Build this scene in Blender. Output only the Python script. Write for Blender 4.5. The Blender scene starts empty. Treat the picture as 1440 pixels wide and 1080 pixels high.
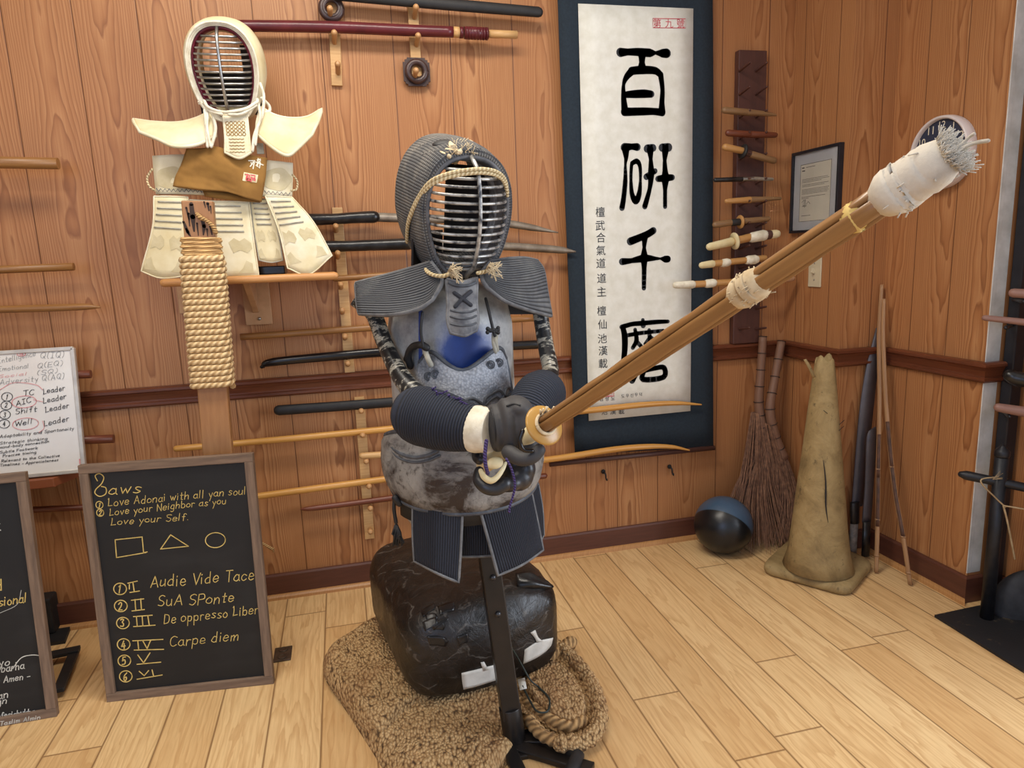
import bpy, bmesh, math, random
from mathutils import Vector, Matrix, noise
from mathutils.bvhtree import BVHTree
random.seed(7)
SC = bpy.context.scene
COL = SC.collection
V = Vector

# ------------------------------------------------------------------ camera
CP = V((-0.2735, -2.4504, 1.1765)); YAW, PIT, ROL, FOC = 0.23627, 0.18345, -0.03839, 968.86
_F = V((math.sin(YAW)*math.cos(PIT), math.cos(YAW)*math.cos(PIT), -math.sin(PIT)))
_R0 = V((math.cos(YAW), -math.sin(YAW), 0)); _U0 = _R0.cross(_F)
_R = math.cos(ROL)*_R0 + math.sin(ROL)*_U0
_U = -math.sin(ROL)*_R0 + math.cos(ROL)*_U0
cd = bpy.data.cameras.new('camera'); cam = bpy.data.objects.new('camera', cd); COL.objects.link(cam)
cd.sensor_width = 36; cd.lens = FOC/1440*36; cd.clip_start = .05
M = Matrix((_R, _U, -_F)).transposed().to_4x4(); M.translation = CP
cam.matrix_world = M
SC.camera = cam

# ------------------------------------------------------------------ world, lamps, exposure
SC.view_settings.view_transform = 'Standard'; SC.view_settings.look = 'None'
SC.view_settings.exposure = 0.14; SC.view_settings.gamma = 1
SC.view_settings.use_curve_mapping = False
w = bpy.data.worlds.new('world'); SC.world = w; w.use_nodes = True
w.node_tree.nodes['Background'].inputs[0].default_value = (.80, .88, 1, 1)
w.node_tree.nodes['Background'].inputs[1].default_value = 0.62
def area(name, loc, target, sx, sy, power, col):
    l = bpy.data.lights.new(name, 'AREA'); l.shape = 'RECTANGLE'; l.size = sx; l.size_y = sy
    l.energy = power; l.color = col
    o = bpy.data.objects.new(name, l); COL.objects.link(o); o.location = loc
    o.rotation_euler = (V(target)-V(loc)).to_track_quat('-Z', 'Y').to_euler()
    return o
area('ceiling_lamp', (-.25, -1.05, 2.55), (-.25, -1.0, 0), 1.3, .35, 30, (1, .93, .82))
area('ceiling_lamp', (-1.2, -2.2, 2.55), (-1.2, -2.15, 0), 1.2, .35, 16, (1, .93, .82))
area('daylight_and_fill', (2.9, -2.6, 1.4), (.5, -.6, .9), 1.4, 1.8, 75, (.80, .88, 1))
area('daylight_and_fill', (-1.6, -4.2, 1.6), (1.6, -.5, 1.1), 1.3, 1.5, 20, (.48, .62, 1))  # added blue fill from behind left, no known window; tints the right wall

# ------------------------------------------------------------------ geometry helpers
def ray(x, y): return _R*((x-720)/FOC) - _U*((y-540)/FOC) + _F
def D(x, y, Y):                       # where a line of sight meets the vertical plane y = Y
    d = ray(x, y); return CP + d*((Y-CP.y)/d.y)
def G(x, y, z=0.0):                   # ... the horizontal plane z
    d = ray(x, y); return CP + d*((z-CP.z)/d.z)
def X_(x, y, X):                      # ... the vertical plane x = X
    d = ray(x, y); return CP + d*((X-CP.x)/d.x)
def catmull(pts, n=8, closed=False):
    pts = [V(p) for p in pts]
    if len(pts) < 3 and not closed: return pts
    out = []; m = len(pts)
    for i in range(m if closed else m-1):
        if closed: a, b, c, d = pts[i-1], pts[i], pts[(i+1) % m], pts[(i+2) % m]
        else:
            b, c = pts[i], pts[i+1]
            a = pts[i-1] if i else b*2-c
            d = pts[i+2] if i+2 < m else c*2-b
        for k in range(n):
            t = k/n
            out.append(.5*((2*b)+(c-a)*t+(2*a-5*b+4*c-d)*t*t+(3*b-a-3*c+d)*t**3))
    if not closed: out.append(pts[-1].copy())
    return out
def lerp_list(vals, n):
    if not isinstance(vals, (list, tuple)): return [vals]*n
    if len(vals) == n: return list(vals)
    out = []
    for i in range(n):
        t = i/(n-1)*(len(vals)-1); k = min(int(t), len(vals)-2); out.append(vals[k]+(vals[k+1]-vals[k])*(t-k))
    return out
ORG = {}
class MB:
    def __init__(s): s.v = []; s.f = []; s.uv = []; s.sm = []
    def add(s, p): s.v.append(V(p)); return len(s.v)-1
    def face(s, idx, uv=None, sm=True):
        s.f.append(list(idx)); s.uv.append(uv or [(0, 0)]*len(idx)); s.sm.append(sm)
    def box(s, c, size, ax=None):
        c = V(c); ax = ax or (V((1, 0, 0)), V((0, 1, 0)), V((0, 0, 1)))
        h = [a*(d/2) for a, d in zip(ax, size)]; b = len(s.v)
        for i in range(8): s.add(c + h[0]*(1 if i & 1 else -1) + h[1]*(1 if i & 2 else -1) + h[2]*(1 if i & 4 else -1))
        a, bb, cc = size
        for q, (du, dv) in (((0, 2, 3, 1), (bb, a)), ((4, 5, 7, 6), (a, bb)), ((0, 1, 5, 4), (a, cc)), ((2, 6, 7, 3), (cc, a)), ((0, 4, 6, 2), (cc, bb)), ((1, 3, 7, 5), (bb, cc))):
            s.face([b+k for k in q], [(0, 0), (du, 0), (du, dv), (0, dv)], False)
        return s
    def box2(s, lo, hi):
        lo = V(lo); hi = V(hi); return s.box((lo+hi)/2, hi-lo)
    def bar(s, a, b, wdt, hgt, up=(0, 0, 1)):      # box beam from a to b
        a = V(a); b = V(b); z = (b-a); L = z.length; z.normalize()
        x = V(up).cross(z)
        x = x.normalized() if x.length > 1e-6 else V((1, 0, 0))
        y = z.cross(x); return s.box((a+b)/2, (wdt, hgt, L), (x, y, z))
    def tube(s, pts, r, n=10, cap=True, flat=None, ref=None, round_=False):
        pts = [V(p) for p in pts]; m = len(pts); rs = lerp_list(r, m)
        if round_:
            a = (pts[0]-pts[1]).normalized(); b = (pts[-1]-pts[-2]).normalized(); r0, r1 = rs[0], rs[-1]
            pts = [pts[0]+a*r0*.9, pts[0]+a*r0*.6]+pts+[pts[-1]+b*r1*.6, pts[-1]+b*r1*.9]
            rs = [r0*.35, r0*.78]+rs+[r1*.78, r1*.35]; m += 4
        T = []
        for i in range(m):
            t = pts[min(i+1, m-1)]-pts[max(i-1, 0)]; T.append(t.normalized() if t.length > 1e-9 else V((0, 0, 1)))
        up = V(ref) if ref else (V((0, 0, 1)) if abs(T[0].z) < .9 else V((0, 1, 0)))
        b = len(s.v); L = 0; Ls = []
        for i in range(m):
            if i: L += (pts[i]-pts[i-1]).length
            Ls.append(L)
            x = up - T[i]*up.dot(T[i])
            if x.length < 1e-6: x = T[i].orthogonal()
            x.normalize(); y = T[i].cross(x)
            if not ref: up = x
            fx, fy = flat if flat else (1, 1)
            for k in range(n):
                a = 2*math.pi*k/n; s.add(pts[i]+x*(math.cos(a)*rs[i]*fx)+y*(math.sin(a)*rs[i]*fy))
        rm = max(rs); du = 2*math.pi*rm/n
        for i in range(m-1):
            for k in range(n):
                k2 = (k+1) % n
                s.face([b+i*n+k, b+i*n+k2, b+(i+1)*n+k2, b+(i+1)*n+k],
                       [(Ls[i], du*k), (Ls[i], du*(k+1)), (Ls[i+1], du*(k+1)), (Ls[i+1], du*k)])
        if cap:
            s.face([b+k for k in range(n)][::-1], [(0, 0)]*n, False); s.face([b+(m-1)*n+k for k in range(n)], [(L, 0)]*n, False)
        return s
    def loft(s, rings, close=True, cap=False):      # rings of equal length
        b = len(s.v); n = len(rings[0]); m = len(rings)
        for r in rings:
            for p in r: s.add(p)
        L = 0; Ls = [0]
        for i in range(1, m):
            L += (V(rings[i][0])-V(rings[i-1][0])).length; Ls.append(L)
        U = [0]
        for k in range(n): U.append(U[-1]+(V(rings[m//2][(k+1) % n])-V(rings[m//2][k])).length)
        for i in range(m-1):
            for k in range(n if close else n-1):
                k2 = (k+1) % n
                s.face([b+i*n+k, b+i*n+k2, b+(i+1)*n+k2, b+(i+1)*n+k], [(U[k], Ls[i]), (U[k+1], Ls[i]), (U[k+1], Ls[i+1]), (U[k], Ls[i+1])])
        if cap:
            s.face([b+k for k in range(n)][::-1], None, False); s.face([b+(m-1)*n+k for k in range(n)], None, False)
        return s
    def sheet(s, rows, nu=6, nv=6, thick=.006, back=(0, 1, 0)):   # thick curved patch through a grid of points
        rr = [catmull(r, nu) for r in rows]
        cols = [catmull([r[i] for r in rr], nv) for i in range(len(rr[0]))]
        m = len(cols); n = len(cols[0])
        P = [[cols[i][j] for i in range(m)] for j in range(n)]
        N = []
        bk = V(back)
        for j in range(n):
            row = []
            for i in range(m):
                a = P[j][min(i+1, m-1)]-P[j][max(i-1, 0)]; c = P[min(j+1, n-1)][i]-P[max(j-1, 0)][i]
                q = a.cross(c)
                q = q.normalized() if q.length > 1e-12 else bk.copy()
                if q.dot(bk) < 0: q = -q
                row.append(q)
            N.append(row)
        b = len(s.v)
        for j in range(n):
            for i in range(m): s.add(P[j][i])
        for j in range(n):
            for i in range(m): s.add(P[j][i]+N[j][i]*thick)
        W = [0]; H = [0]
        for i in range(1, m): W.append(W[-1]+(P[n//2][i]-P[n//2][i-1]).length)
        for j in range(1, n): H.append(H[-1]+(P[j][m//2]-P[j-1][m//2]).length)
        o = m*n
        for j in range(n-1):
            for i in range(m-1):
                q = [j*m+i, j*m+i+1, (j+1)*m+i+1, (j+1)*m+i]; u = [(W[i], H[j]), (W[i+1], H[j]), (W[i+1], H[j+1]), (W[i], H[j+1])]
                s.face([b+k for k in q], u); s.face([b+o+k for k in q[::-1]], u[::-1])
        rim = [(0, i) for i in range(m)]+[(j, m-1) for j in range(1, n)]+[(n-1, i) for i in range(m-2, -1, -1)]+[(j, 0) for j in range(n-2, 0, -1)]
        for k in range(len(rim)):
            a = rim[k]; c = rim[(k+1) % len(rim)]; ia = a[0]*m+a[1]; ic = c[0]*m+c[1]
            s.face([b+ia, b+o+ia, b+o+ic, b+ic], [(W[a[1]], H[a[0]])]*4, False)
        s.rim = [P[a][c]+N[a][c]*thick*.5 for a, c in rim]
        return s
    def prism(s, poly, d):             # polygon (3D points) extruded by vector d
        b = len(s.v); n = len(poly); d = V(d)
        for p in poly: s.add(p)
        for p in poly: s.add(V(p)+d)
        s.face([b+k for k in range(n)][::-1], None, False); s.face([b+n+k for k in range(n)], None, False)
        for k in range(n):
            k2 = (k+1) % n; s.face([b+k, b+k2, b+n+k2, b+n+k], None, False)
        return s
    def lathe(s, prof, o, ax=(0, 0, 1), n=24, cap=True):     # prof: (radius, height)
        o = V(o); ax = V(ax).normalized(); x = ax.orthogonal().normalized(); y = ax.cross(x)
        rings = [[o+ax*h+x*(math.cos(2*math.pi*k/n)*r)+y*(math.sin(2*math.pi*k/n)*r) for k in range(n)] for r, h in prof]
        return s.loft(rings, True, cap)
    def ell(s, c, a, b, d, n=16, m=10):      # ellipsoid with axis vectors
        c = V(c); a = V(a); b = V(b); d = V(d); rings = []
        for i in range(m+1):
            t = math.pi*(.002+.996*i/m); rings.append([c+d*math.cos(t)+(a*math.cos(2*math.pi*k/n)+b*math.sin(2*math.pi*k/n))*math.sin(t) for k in range(n)])
        return s.loft(rings, True, True)
    def stroke(s, pts, rad, nrm, th=.0008, n=10):   # flat brush stroke: capsules in a plane with normal nrm
        nrm = V(nrm).normalized(); x = nrm.orthogonal().normalized(); y = nrm.cross(x)
        pts = [V(p) for p in pts]; rs = lerp_list(rad, len(pts))
        for p, r in zip(pts, rs):
            s.prism([p+x*(math.cos(2*math.pi*k/n)*r)+y*(math.sin(2*math.pi*k/n)*r) for k in range(n)], nrm*th)
        for i in range(len(pts)-1):
            t = pts[i+1]-pts[i]
            if t.length < 1e-9: continue
            q = nrm.cross(t.normalized())
            s.prism([pts[i]+q*rs[i], pts[i]-q*rs[i], pts[i+1]-q*rs[i+1], pts[i+1]+q*rs[i+1]], nrm*th)
        return s
    def line(s, pts, r, nrm, th=.0006):            # thin pen line: flat ribbon
        nrm = V(nrm).normalized(); pts = [V(p) for p in pts]; m = len(pts); b = len(s.v)
        for i in range(m):
            t = pts[min(i+1, m-1)]-pts[max(i-1, 0)]
            t = t.normalized() if t.length > 1e-9 else nrm.orthogonal()
            q = nrm.cross(t)*r
            e = (-t*r if i == 0 else (t*r if i == m-1 else V((0, 0, 0))))
            s.add(pts[i]+q+nrm*th+e); s.add(pts[i]-q+nrm*th+e)
        for i in range(m-1): s.face([b+2*i, b+2*i+1, b+2*i+3, b+2*i+2])
        return s
    def build(s, name, mat, parent=None, org=None, bevel=0, solid=0, remesh=0, sub=0, merge=0):
        me = bpy.data.meshes.new(name)
        o = bpy.data.objects.new(name, me)
        org = ORG[parent] if parent else V(org if org is not None else (0, 0, 0))
        me.from_pydata([tuple(p-org) for p in s.v], [], s.f)
        ul = me.uv_layers.new(name='UVMap'); k = 0
        for q in s.uv:
            for t in q: ul.data[k].uv = t; k += 1
        for p, sm in zip(me.polygons, s.sm): p.use_smooth = sm
        me.materials.append(mat)
        bm = bmesh.new(); bm.from_mesh(me)
        if merge: bmesh.ops.remove_doubles(bm, verts=bm.verts, dist=merge)
        bmesh.ops.recalc_face_normals(bm, faces=bm.faces); bm.to_mesh(me); bm.free()
        COL.objects.link(o); ORG[o] = org
        if parent: o.parent = parent
        else: o.location = org
        if bevel:
            b = o.modifiers.new('bevel', 'BEVEL'); b.width = bevel; b.segments = 2; b.limit_method = 'ANGLE'
        if solid:
            b = o.modifiers.new('solid', 'SOLIDIFY'); b.thickness = solid; b.offset = 1
        if remesh:
            b = o.modifiers.new('remesh', 'REMESH'); b.mode = 'VOXEL'; b.voxel_size = remesh; b.use_smooth_shade = True
            q = o.modifiers.new('smooth', 'SMOOTH'); q.iterations = 4; q.factor = .5
        if sub:
            b = o.modifiers.new('sub', 'SUBSURF'); b.levels = sub; b.render_levels = sub
        return o
def thing(name, label, cat, loc, group=None):
    o = bpy.data.objects.new(name, None); COL.objects.link(o); o.location = loc; o.empty_display_size = .05
    ORG[o] = V(loc); return tag(o, label, cat, group)
def tag(o, label, cat, group=None):
    o['label'] = label; o['category'] = cat
    if group: o['group'] = group
    return o
def part(o, label): o['label'] = label; return o
def struct(o): o['kind'] = 'structure'; return o

# ------------------------------------------------------------------ materials
def lin(c):
    c = c/255; return c/12.92 if c <= .04045 else ((c+.055)/1.055)**2.4
def rgb(r, g, b): return (lin(r), lin(g), lin(b), 1)
class NT:
    def __init__(s, name):
        s.m = bpy.data.materials.new(name); s.m.use_nodes = True; s.t = s.m.node_tree; s.b = s.t.nodes['Principled BSDF']
    def n(s, kind, **kw):
        q = s.t.nodes.new(kind)
        for k, v in kw.items(): setattr(q, k, v)
        return q
    def l(s, a, b): s.t.links.new(a, b)
    def set(s, node, i, v):
        if hasattr(v, 'is_linked') or isinstance(v, bpy.types.NodeSocket): s.l(v, node.inputs[i])
        elif v is not None: node.inputs[i].default_value = v
    def math(s, op, a, b=None, c=None):
        q = s.n('ShaderNodeMath', operation=op); s.set(q, 0, a); s.set(q, 1, b); s.set(q, 2, c); return q.outputs[0]
    def vmul(s, v, sc):
        q = s.n('ShaderNodeVectorMath', operation='MULTIPLY'); s.l(v, q.inputs[0]); q.inputs[1].default_value = sc; return q.outputs[0]
    def noise(s, vec, scale, detail=4, rough=.55, dist=0):
        q = s.n('ShaderNodeTexNoise'); q.inputs['Scale'].default_value = scale; q.inputs['Detail'].default_value = detail
        q.inputs['Roughness'].default_value = rough; q.inputs['Distortion'].default_value = dist
        if vec: s.l(vec, q.inputs['Vector'])
        return q.outputs[0]
    def ramp(s, f, stops, interp='LINEAR'):
        q = s.n('ShaderNodeValToRGB'); q.color_ramp.interpolation = interp; e = q.color_ramp.elements
        while len(e) < len(stops): e.new(.5)
        for k, (p, c) in enumerate(stops): e[k].position = p; e[k].color = c if len(c) == 4 else (*c, 1)
        s.l(f, q.inputs[0]); return q.outputs[0]
    def mix(s, f, a, b, mode='MIX'):
        q = s.n('ShaderNodeMix', data_type='RGBA', blend_type=mode); s.set(q, 0, f); s.set(q, 6, a); s.set(q, 7, b); return q.outputs[2]
    def bump(s, h, strength=.5, dist=.002, prev=None):
        q = s.n('ShaderNodeBump'); q.inputs['Strength'].default_value = strength; q.inputs['Distance'].default_value = dist
        s.l(h, q.inputs['Height'])
        if prev: s.l(prev, q.inputs['Normal'])
        s.l(q.outputs[0], s.b.inputs['Normal']); return q.outputs[0]
    def out(s, col=None, rough=.5, metal=0, spec=None):
        s.set(s.b, 'Base Color', col); s.set(s.b, 'Roughness', rough); s.b.inputs['Metallic'].default_value = metal
        if spec is not None: s.b.inputs['Specular IOR Level'].default_value = spec
        return s.m
    def obj(s): return s.n('ShaderNodeTexCoord').outputs['Object']
    def uv(s): return s.n('ShaderNodeTexCoord').outputs['UV']
def S1(v): return (v, v, v, 1)
def m_plain(name, c1, c2=None, scale=20, rough=.5, metal=0, bump=0, bscale=None, lo=.35, hi=.65, spec=None, stretch=None):
    t = NT(name); v = t.obj()
    if stretch: v = t.vmul(v, stretch)
    if c2 is None: c2 = tuple(x*.85 for x in c1[:3])+(1,)
    n = t.noise(v, scale, 5); col = t.ramp(n, [(lo, c1), (hi, c2)])
    if bump: t.bump(t.noise(v, bscale or scale*4, 4), bump, .002)
    return t.out(col, rough, metal, spec)
def m_wood(name, c1, c2, f=(9, 160, 160), rough=.45, bump=.05, warp=.3):   # grain along UV x (tubes, bars)
    t = NT(name); v = t.uv(); n = t.noise(t.vmul(v, f), 1, 5, .6, warp)
    n2 = t.noise(t.obj(), 7, 2)
    col = t.ramp(n, [(.3, c1), (.7, c2)]); col = t.mix(t.math('MULTIPLY', n2, .5), col, tuple(x*.72 for x in c1[:3])+(1,))
    if bump: t.bump(n, bump, .001)
    return t.out(col, rough)
def m_grain(name, c1, c2, stretch=(60, 60, 4), rough=.5, bump=.1):  # grain along object z
    t = NT(name); n = t.noise(t.vmul(t.obj(), stretch), 1, 6, .65, .4)
    col = t.ramp(n, [(.3, c1), (.72, c2)]); t.bump(n, bump, .001); return t.out(col, rough)
def m_rope(name, c1, c2, twist=90, around=40, rough=.8):      # twisted strands on a tube's UV
    t = NT(name); v = t.uv(); q = t.n('ShaderNodeSeparateXYZ'); t.l(v, q.inputs[0])
    a = t.math('ADD', t.math('MULTIPLY', q.outputs[0], twist*6.283), t.math('MULTIPLY', q.outputs[1], around*6.283))
    h = t.math('MULTIPLY_ADD', t.math('SINE', a), .5, .5)
    n = t.noise(t.obj(), 60, 4)
    f = t.math('MULTIPLY_ADD', h, .7, t.math('MULTIPLY_ADD', n, .6, -.15))
    col = t.ramp(f, [(.05, c2), (.75, c1)]); t.bump(h, .8, .003); return t.out(col, rough)
def m_quilt(name, c1, c2, wear, pitch=150, cross=0, wearlo=.5, wearhi=.75, axis=1, rough=.85, wscale=9, strength=.9):
    t = NT(name); v = t.uv(); q = t.n('ShaderNodeSeparateXYZ'); t.l(v, q.inputs[0])
    h = t.math('MULTIPLY_ADD', t.math('SINE', t.math('MULTIPLY', q.outputs[axis], pitch*6.283)), .5, .5)
    h = t.math('POWER', h, .45)
    if cross:
        h2 = t.math('MULTIPLY_ADD', t.math('SINE', t.math('MULTIPLY', q.outputs[1-axis], cross*6.283)), .5, .5)
        h = t.math('MULTIPLY', h, t.math('POWER', h2, .35))
    n = t.noise(t.obj(), wscale, 6, .65); n2 = t.noise(t.obj(), 220, 3)
    col = t.ramp(h, [(.1, c2), (.8, c1)])
    wf = t.math('MULTIPLY', t.ramp(n, [(wearlo, S1(0)), (wearhi, S1(1))]), t.math('MULTIPLY_ADD', h, .8, .1))
    col = t.mix(wf, col, wear)
    t.bump(t.math('ADD', h, t.math('MULTIPLY', n2, .3)), strength, .003); return t.out(col, rough)

def m_panel(name, tint=(1, 1, 1)):
    t = NT(name); v = t.obj(); q = t.n('ShaderNodeSeparateXYZ'); t.l(v, q.inputs[0]); x, y, z = q.outputs
    wv = t.math('SUBTRACT', x, y); z = t.math('ADD', z, 0)
    def vor(feat):
        k = t.n('ShaderNodeTexVoronoi', voronoi_dimensions='1D', feature=feat); k.inputs['Scale'].default_value = 5.2
        k.inputs['Randomness'].default_value = .75; t.l(wv, k.inputs['W']); return k
    f1 = vor('F1'); ed = vor('DISTANCE_TO_EDGE')
    cs = t.n('ShaderNodeSeparateColor'); t.l(f1.outputs['Color'], cs.inputs[0]); r1, r2, r3 = cs.outputs
    dx = t.math('SUBTRACT', wv, f1.outputs['W'])
    cx = t.n('ShaderNodeCombineXYZ'); t.l(t.math('MULTIPLY_ADD', wv, 9, t.math('MULTIPLY', r1, 40)), cx.inputs[0]); t.l(t.math('MULTIPLY', z, 2.2), cx.inputs[1]); t.l(t.math('MULTIPLY', r2, 9), cx.inputs[2])
    wob = t.noise(cx.outputs[0], 1.0, 3, .5)
    dxs = t.math('ADD', dx, t.math('MULTIPLY_ADD', r3, .09, -.045))
    sgn = t.math('SUBTRACT', t.math('MULTIPLY', t.math('GREATER_THAN', r2, .35), 2), 1)
    val = t.math('ADD', t.math('MULTIPLY', t.math('MULTIPLY', z, sgn), t.math('MULTIPLY_ADD', r1, 2.2, 1.6)),
                 t.math('ADD', t.math('MULTIPLY', t.math('MULTIPLY', dxs, dxs), 1000), t.math('MULTIPLY_ADD', wob, 5.5, t.math('MULTIPLY', r3, 11))))
    fr = t.math('FRACT', val)
    cf = t.n('ShaderNodeCombineXYZ'); t.l(t.math('MULTIPLY', wv, 230), cf.inputs[0]); t.l(t.math('MULTIPLY', z, 4), cf.inputs[1])
    fib = t.noise(cf.outputs[0], 1, 3, .6)
    lo = t.ramp(fr, [(0, rgb(186, 137, 92)), (.35, rgb(178, 127, 83)), (.72, rgb(160, 108, 67)), (.92, rgb(122, 75, 44)), (1, rgb(176, 125, 82))])
    col = t.mix(t.math('MULTIPLY', t.ramp(fib, [(.35, S1(0)), (.7, S1(1))]), .55), lo, rgb(142, 88, 50))
    col = t.mix(t.math('MULTIPLY_ADD', r1, .35, 0), col, rgb(158, 102, 64))
    big = t.noise(v, 3, 2); col = t.mix(t.math('MULTIPLY', big, .25), col, rgb(184, 134, 90))
    gr = t.ramp(ed.outputs['Distance'], [(.0, S1(0)), (.014, S1(1))])
    col = t.mix(gr, rgb(84, 46, 26), col)
    if tint != (1, 1, 1): col = t.mix(1.0, col, (*tint, 1), 'MULTIPLY')
    t.bump(gr, .35, .003); return t.out(col, t.math('MULTIPLY_ADD', fib, .15, .34), 0, .35)
def m_floor():
    t = NT('oak_laminate'); v = t.obj(); q = t.n('ShaderNodeSeparateXYZ'); t.l(v, q.inputs[0]); x, y, z = q.outputs
    W = .1345
    xr = t.math('DIVIDE', t.math('ADD', x, .008), W); row = t.math('FLOOR', xr)
    wn = t.n('ShaderNodeTexWhiteNoise', noise_dimensions='1D'); t.l(row, wn.inputs['W'])
    yr = t.math('ADD', t.math('DIVIDE', y, 1.15), t.math('MULTIPLY', wn.outputs['Value'], 7.3)); cell = t.math('FLOOR', yr)
    cc = t.n('ShaderNodeCombineXYZ'); t.l(row, cc.inputs[0]); t.l(cell, cc.inputs[1])
    w2 = t.n('ShaderNodeTexWhiteNoise', noise_dimensions='3D'); t.l(cc.outputs[0], w2.inputs['Vector'])
    cs = t.n('ShaderNodeSeparateColor'); t.l(w2.outputs['Color'], cs.inputs[0]); r1, r2, r3 = cs.outputs
    fx = t.math('FRACT', xr); fy = t.math('FRACT', yr)
    ex = t.math('MULTIPLY', t.math('MINIMUM', fx, t.math('SUBTRACT', 1, fx)), W)
    ey = t.math('MULTIPLY', t.math('MINIMUM', fy, t.math('SUBTRACT', 1, fy)), 1.15)
    gap = t.ramp(t.math('MINIMUM', ex, ey), [(.0, S1(0)), (.0011, S1(1))])
    cx = t.n('ShaderNodeCombineXYZ'); t.l(t.math('MULTIPLY_ADD', x, 11, t.math('MULTIPLY', r1, 50)), cx.inputs[0]); t.l(t.math('MULTIPLY_ADD', y, 1.6, t.math('MULTIPLY', r2, 30)), cx.inputs[1])
    wob = t.noise(cx.outputs[0], 1, 4, .55, .3)
    dxs = t.math('ADD', t.math('SUBTRACT', fx, .5), t.math('MULTIPLY_ADD', r3, .8, -.4))
    val = t.math('ADD', t.math('MULTIPLY', y, t.math('MULTIPLY_ADD', r1, 6, -3)), t.math('ADD', t.math('MULTIPLY', t.math('MULTIPLY', dxs, dxs), 9), t.math('MULTIPLY', wob, 7)))
    fr = t.math('FRACT', val)
    cf = t.n('ShaderNodeCombineXYZ'); t.l(t.math('MULTIPLY', x, 150), cf.inputs[0]); t.l(t.math('MULTIPLY_ADD', y, 6, t.math('MULTIPLY', r2, 20)), cf.inputs[1])
    fib = t.noise(cf.outputs[0], 1, 4, .6)
    a = t.ramp(r2, [(0, rgb(232, 200, 148)), (.5, rgb(226, 190, 136)), (1, rgb(212, 172, 118))])
    col = t.mix(t.math('MULTIPLY', t.ramp(fr, [(.45, S1(0)), (.93, S1(1)), (1, S1(0))]), .5), a, rgb(182, 134, 82))
    col = t.mix(t.math('MULTIPLY', t.ramp(fib, [(.42, S1(0)), (.72, S1(1))]), .55), col, rgb(184, 138, 86))
    pat = t.noise(v, 1.3, 3); col = t.mix(t.math('MULTIPLY', pat, .2), col, rgb(205, 170, 125))
    col = t.mix(gap, rgb(128, 92, 56), col)
    t.bump(t.math('ADD', gap, t.math('MULTIPLY', fib, .12)), .25, .0015); return t.out(col, t.math('MULTIPLY_ADD', fib, .15, .30), 0, .4)

PANEL = m_panel('wood_panelling'); FLOOR = m_floor()
PLAIN_WALL = m_plain('cream_paint', rgb(214, 206, 192), rough=.8)
CEIL = m_plain('ceiling_white', rgb(226, 224, 218), rough=.9)
RAIL = m_grain('chair_rail_wood', rgb(112, 62, 40), rgb(84, 44, 28), (6, 6, 90), .33, .05)
BASEB = m_grain('baseboard_brown', rgb(98, 58, 44), rgb(78, 44, 34), (5, 5, 60), .45, .05)
QROUND = m_wood('quarter_round', rgb(196, 146, 92), rgb(168, 116, 66))
TRIMW = m_plain('worn_white_trim', rgb(214, 214, 212), rgb(180, 180, 176), 12, .5, 0, .1)
PALEW = m_wood('pale_pine', rgb(214, 172, 116), rgb(190, 142, 86))
PEGW = m_wood('peg_birch', rgb(198, 152, 100), rgb(170, 120, 74))
YEL = m_wood('yellow_oak_staff', rgb(214, 160, 84), rgb(186, 128, 58), (6, 140, 140), .35)
OAK = m_wood('brown_oak_staff', rgb(158, 112, 62), rgb(122, 80, 42), (6, 140, 140), .4)
REDW = m_wood('red_oak', rgb(118, 62, 40), rgb(92, 46, 30), (6, 140, 140), .4)
DARKW = m_wood('dark_walnut', rgb(92, 62, 54), rgb(72, 46, 40), (6, 140, 140), .45)
BLKL = m_plain('black_lacquer', rgb(16, 15, 18), rgb(24, 22, 24), 30, .22)
BLKM = m_plain('black_matte', rgb(22, 22, 24), rgb(32, 31, 32), 40, .6, 0, .1)
BLKTAPE = m_plain('black_tape', rgb(18, 18, 20), rgb(44, 44, 46), 35, .3, 0, .4, 60, .45, .8)
STEEL = m_plain('steel', rgb(188, 188, 186), rgb(150, 148, 144), 30, .3, .9)
OLDSTEEL = m_plain('dull_blade', rgb(150, 140, 126), rgb(118, 106, 94), 22, .45, .15)
BRASSW = m_plain('amber_resin', rgb(186, 144, 74), rgb(168, 124, 58), 14, .3)
CREAMC = m_plain('cream_leather', rgb(228, 216, 178), rgb(206, 188, 140), 18, .75, 0, .2)
CORDC = m_rope('cream_cord', rgb(226, 208, 166), rgb(176, 150, 104), 120, 60)
WHITEC = m_plain('white_cotton', rgb(232, 226, 208), rgb(206, 196, 172), 40, .9, 0, .4, 200)

# ------------------------------------------------------------------ the setting
X1, Y1, X2, Y2, ZR0, ZR1, ZB = 1.464, -.323, 1.642, -.755, .734, .80, .0905
XR = 1.752
def slab(name, lo, hi, mat): return struct(MB().box2(lo, hi).build(name, mat))
slab('floor', (-4, -4.5, -.06), (3.2, .06, 0), FLOOR)
slab('ceiling', (-4, -4.5, 2.62), (3.2, .06, 2.70), CEIL)
slab('wall_back', (-4, 0, 0), (X1+.35, .06, 2.62), PANEL)
slab('wall_pillar', (X1, Y1, 0), (X1+.45, 0, 2.62), PANEL)
slab('wall_right', (X2, Y2, 0), (XR+.03, Y1, 2.62), PANEL)
slab('wall_alcove', (XR, -1.45, 0), (XR+.06, Y2, 2.62), PANEL)
slab('wall_left', (-4.06, -4.5, 0), (-4, .06, 2.62), PLAIN_WALL)
PATH = [V((-3.9, 0)), V((X1, 0)), V((X1, Y1)), V((X2, Y1)), V((X2, Y2)), V((X2+.055, Y2))]
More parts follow.
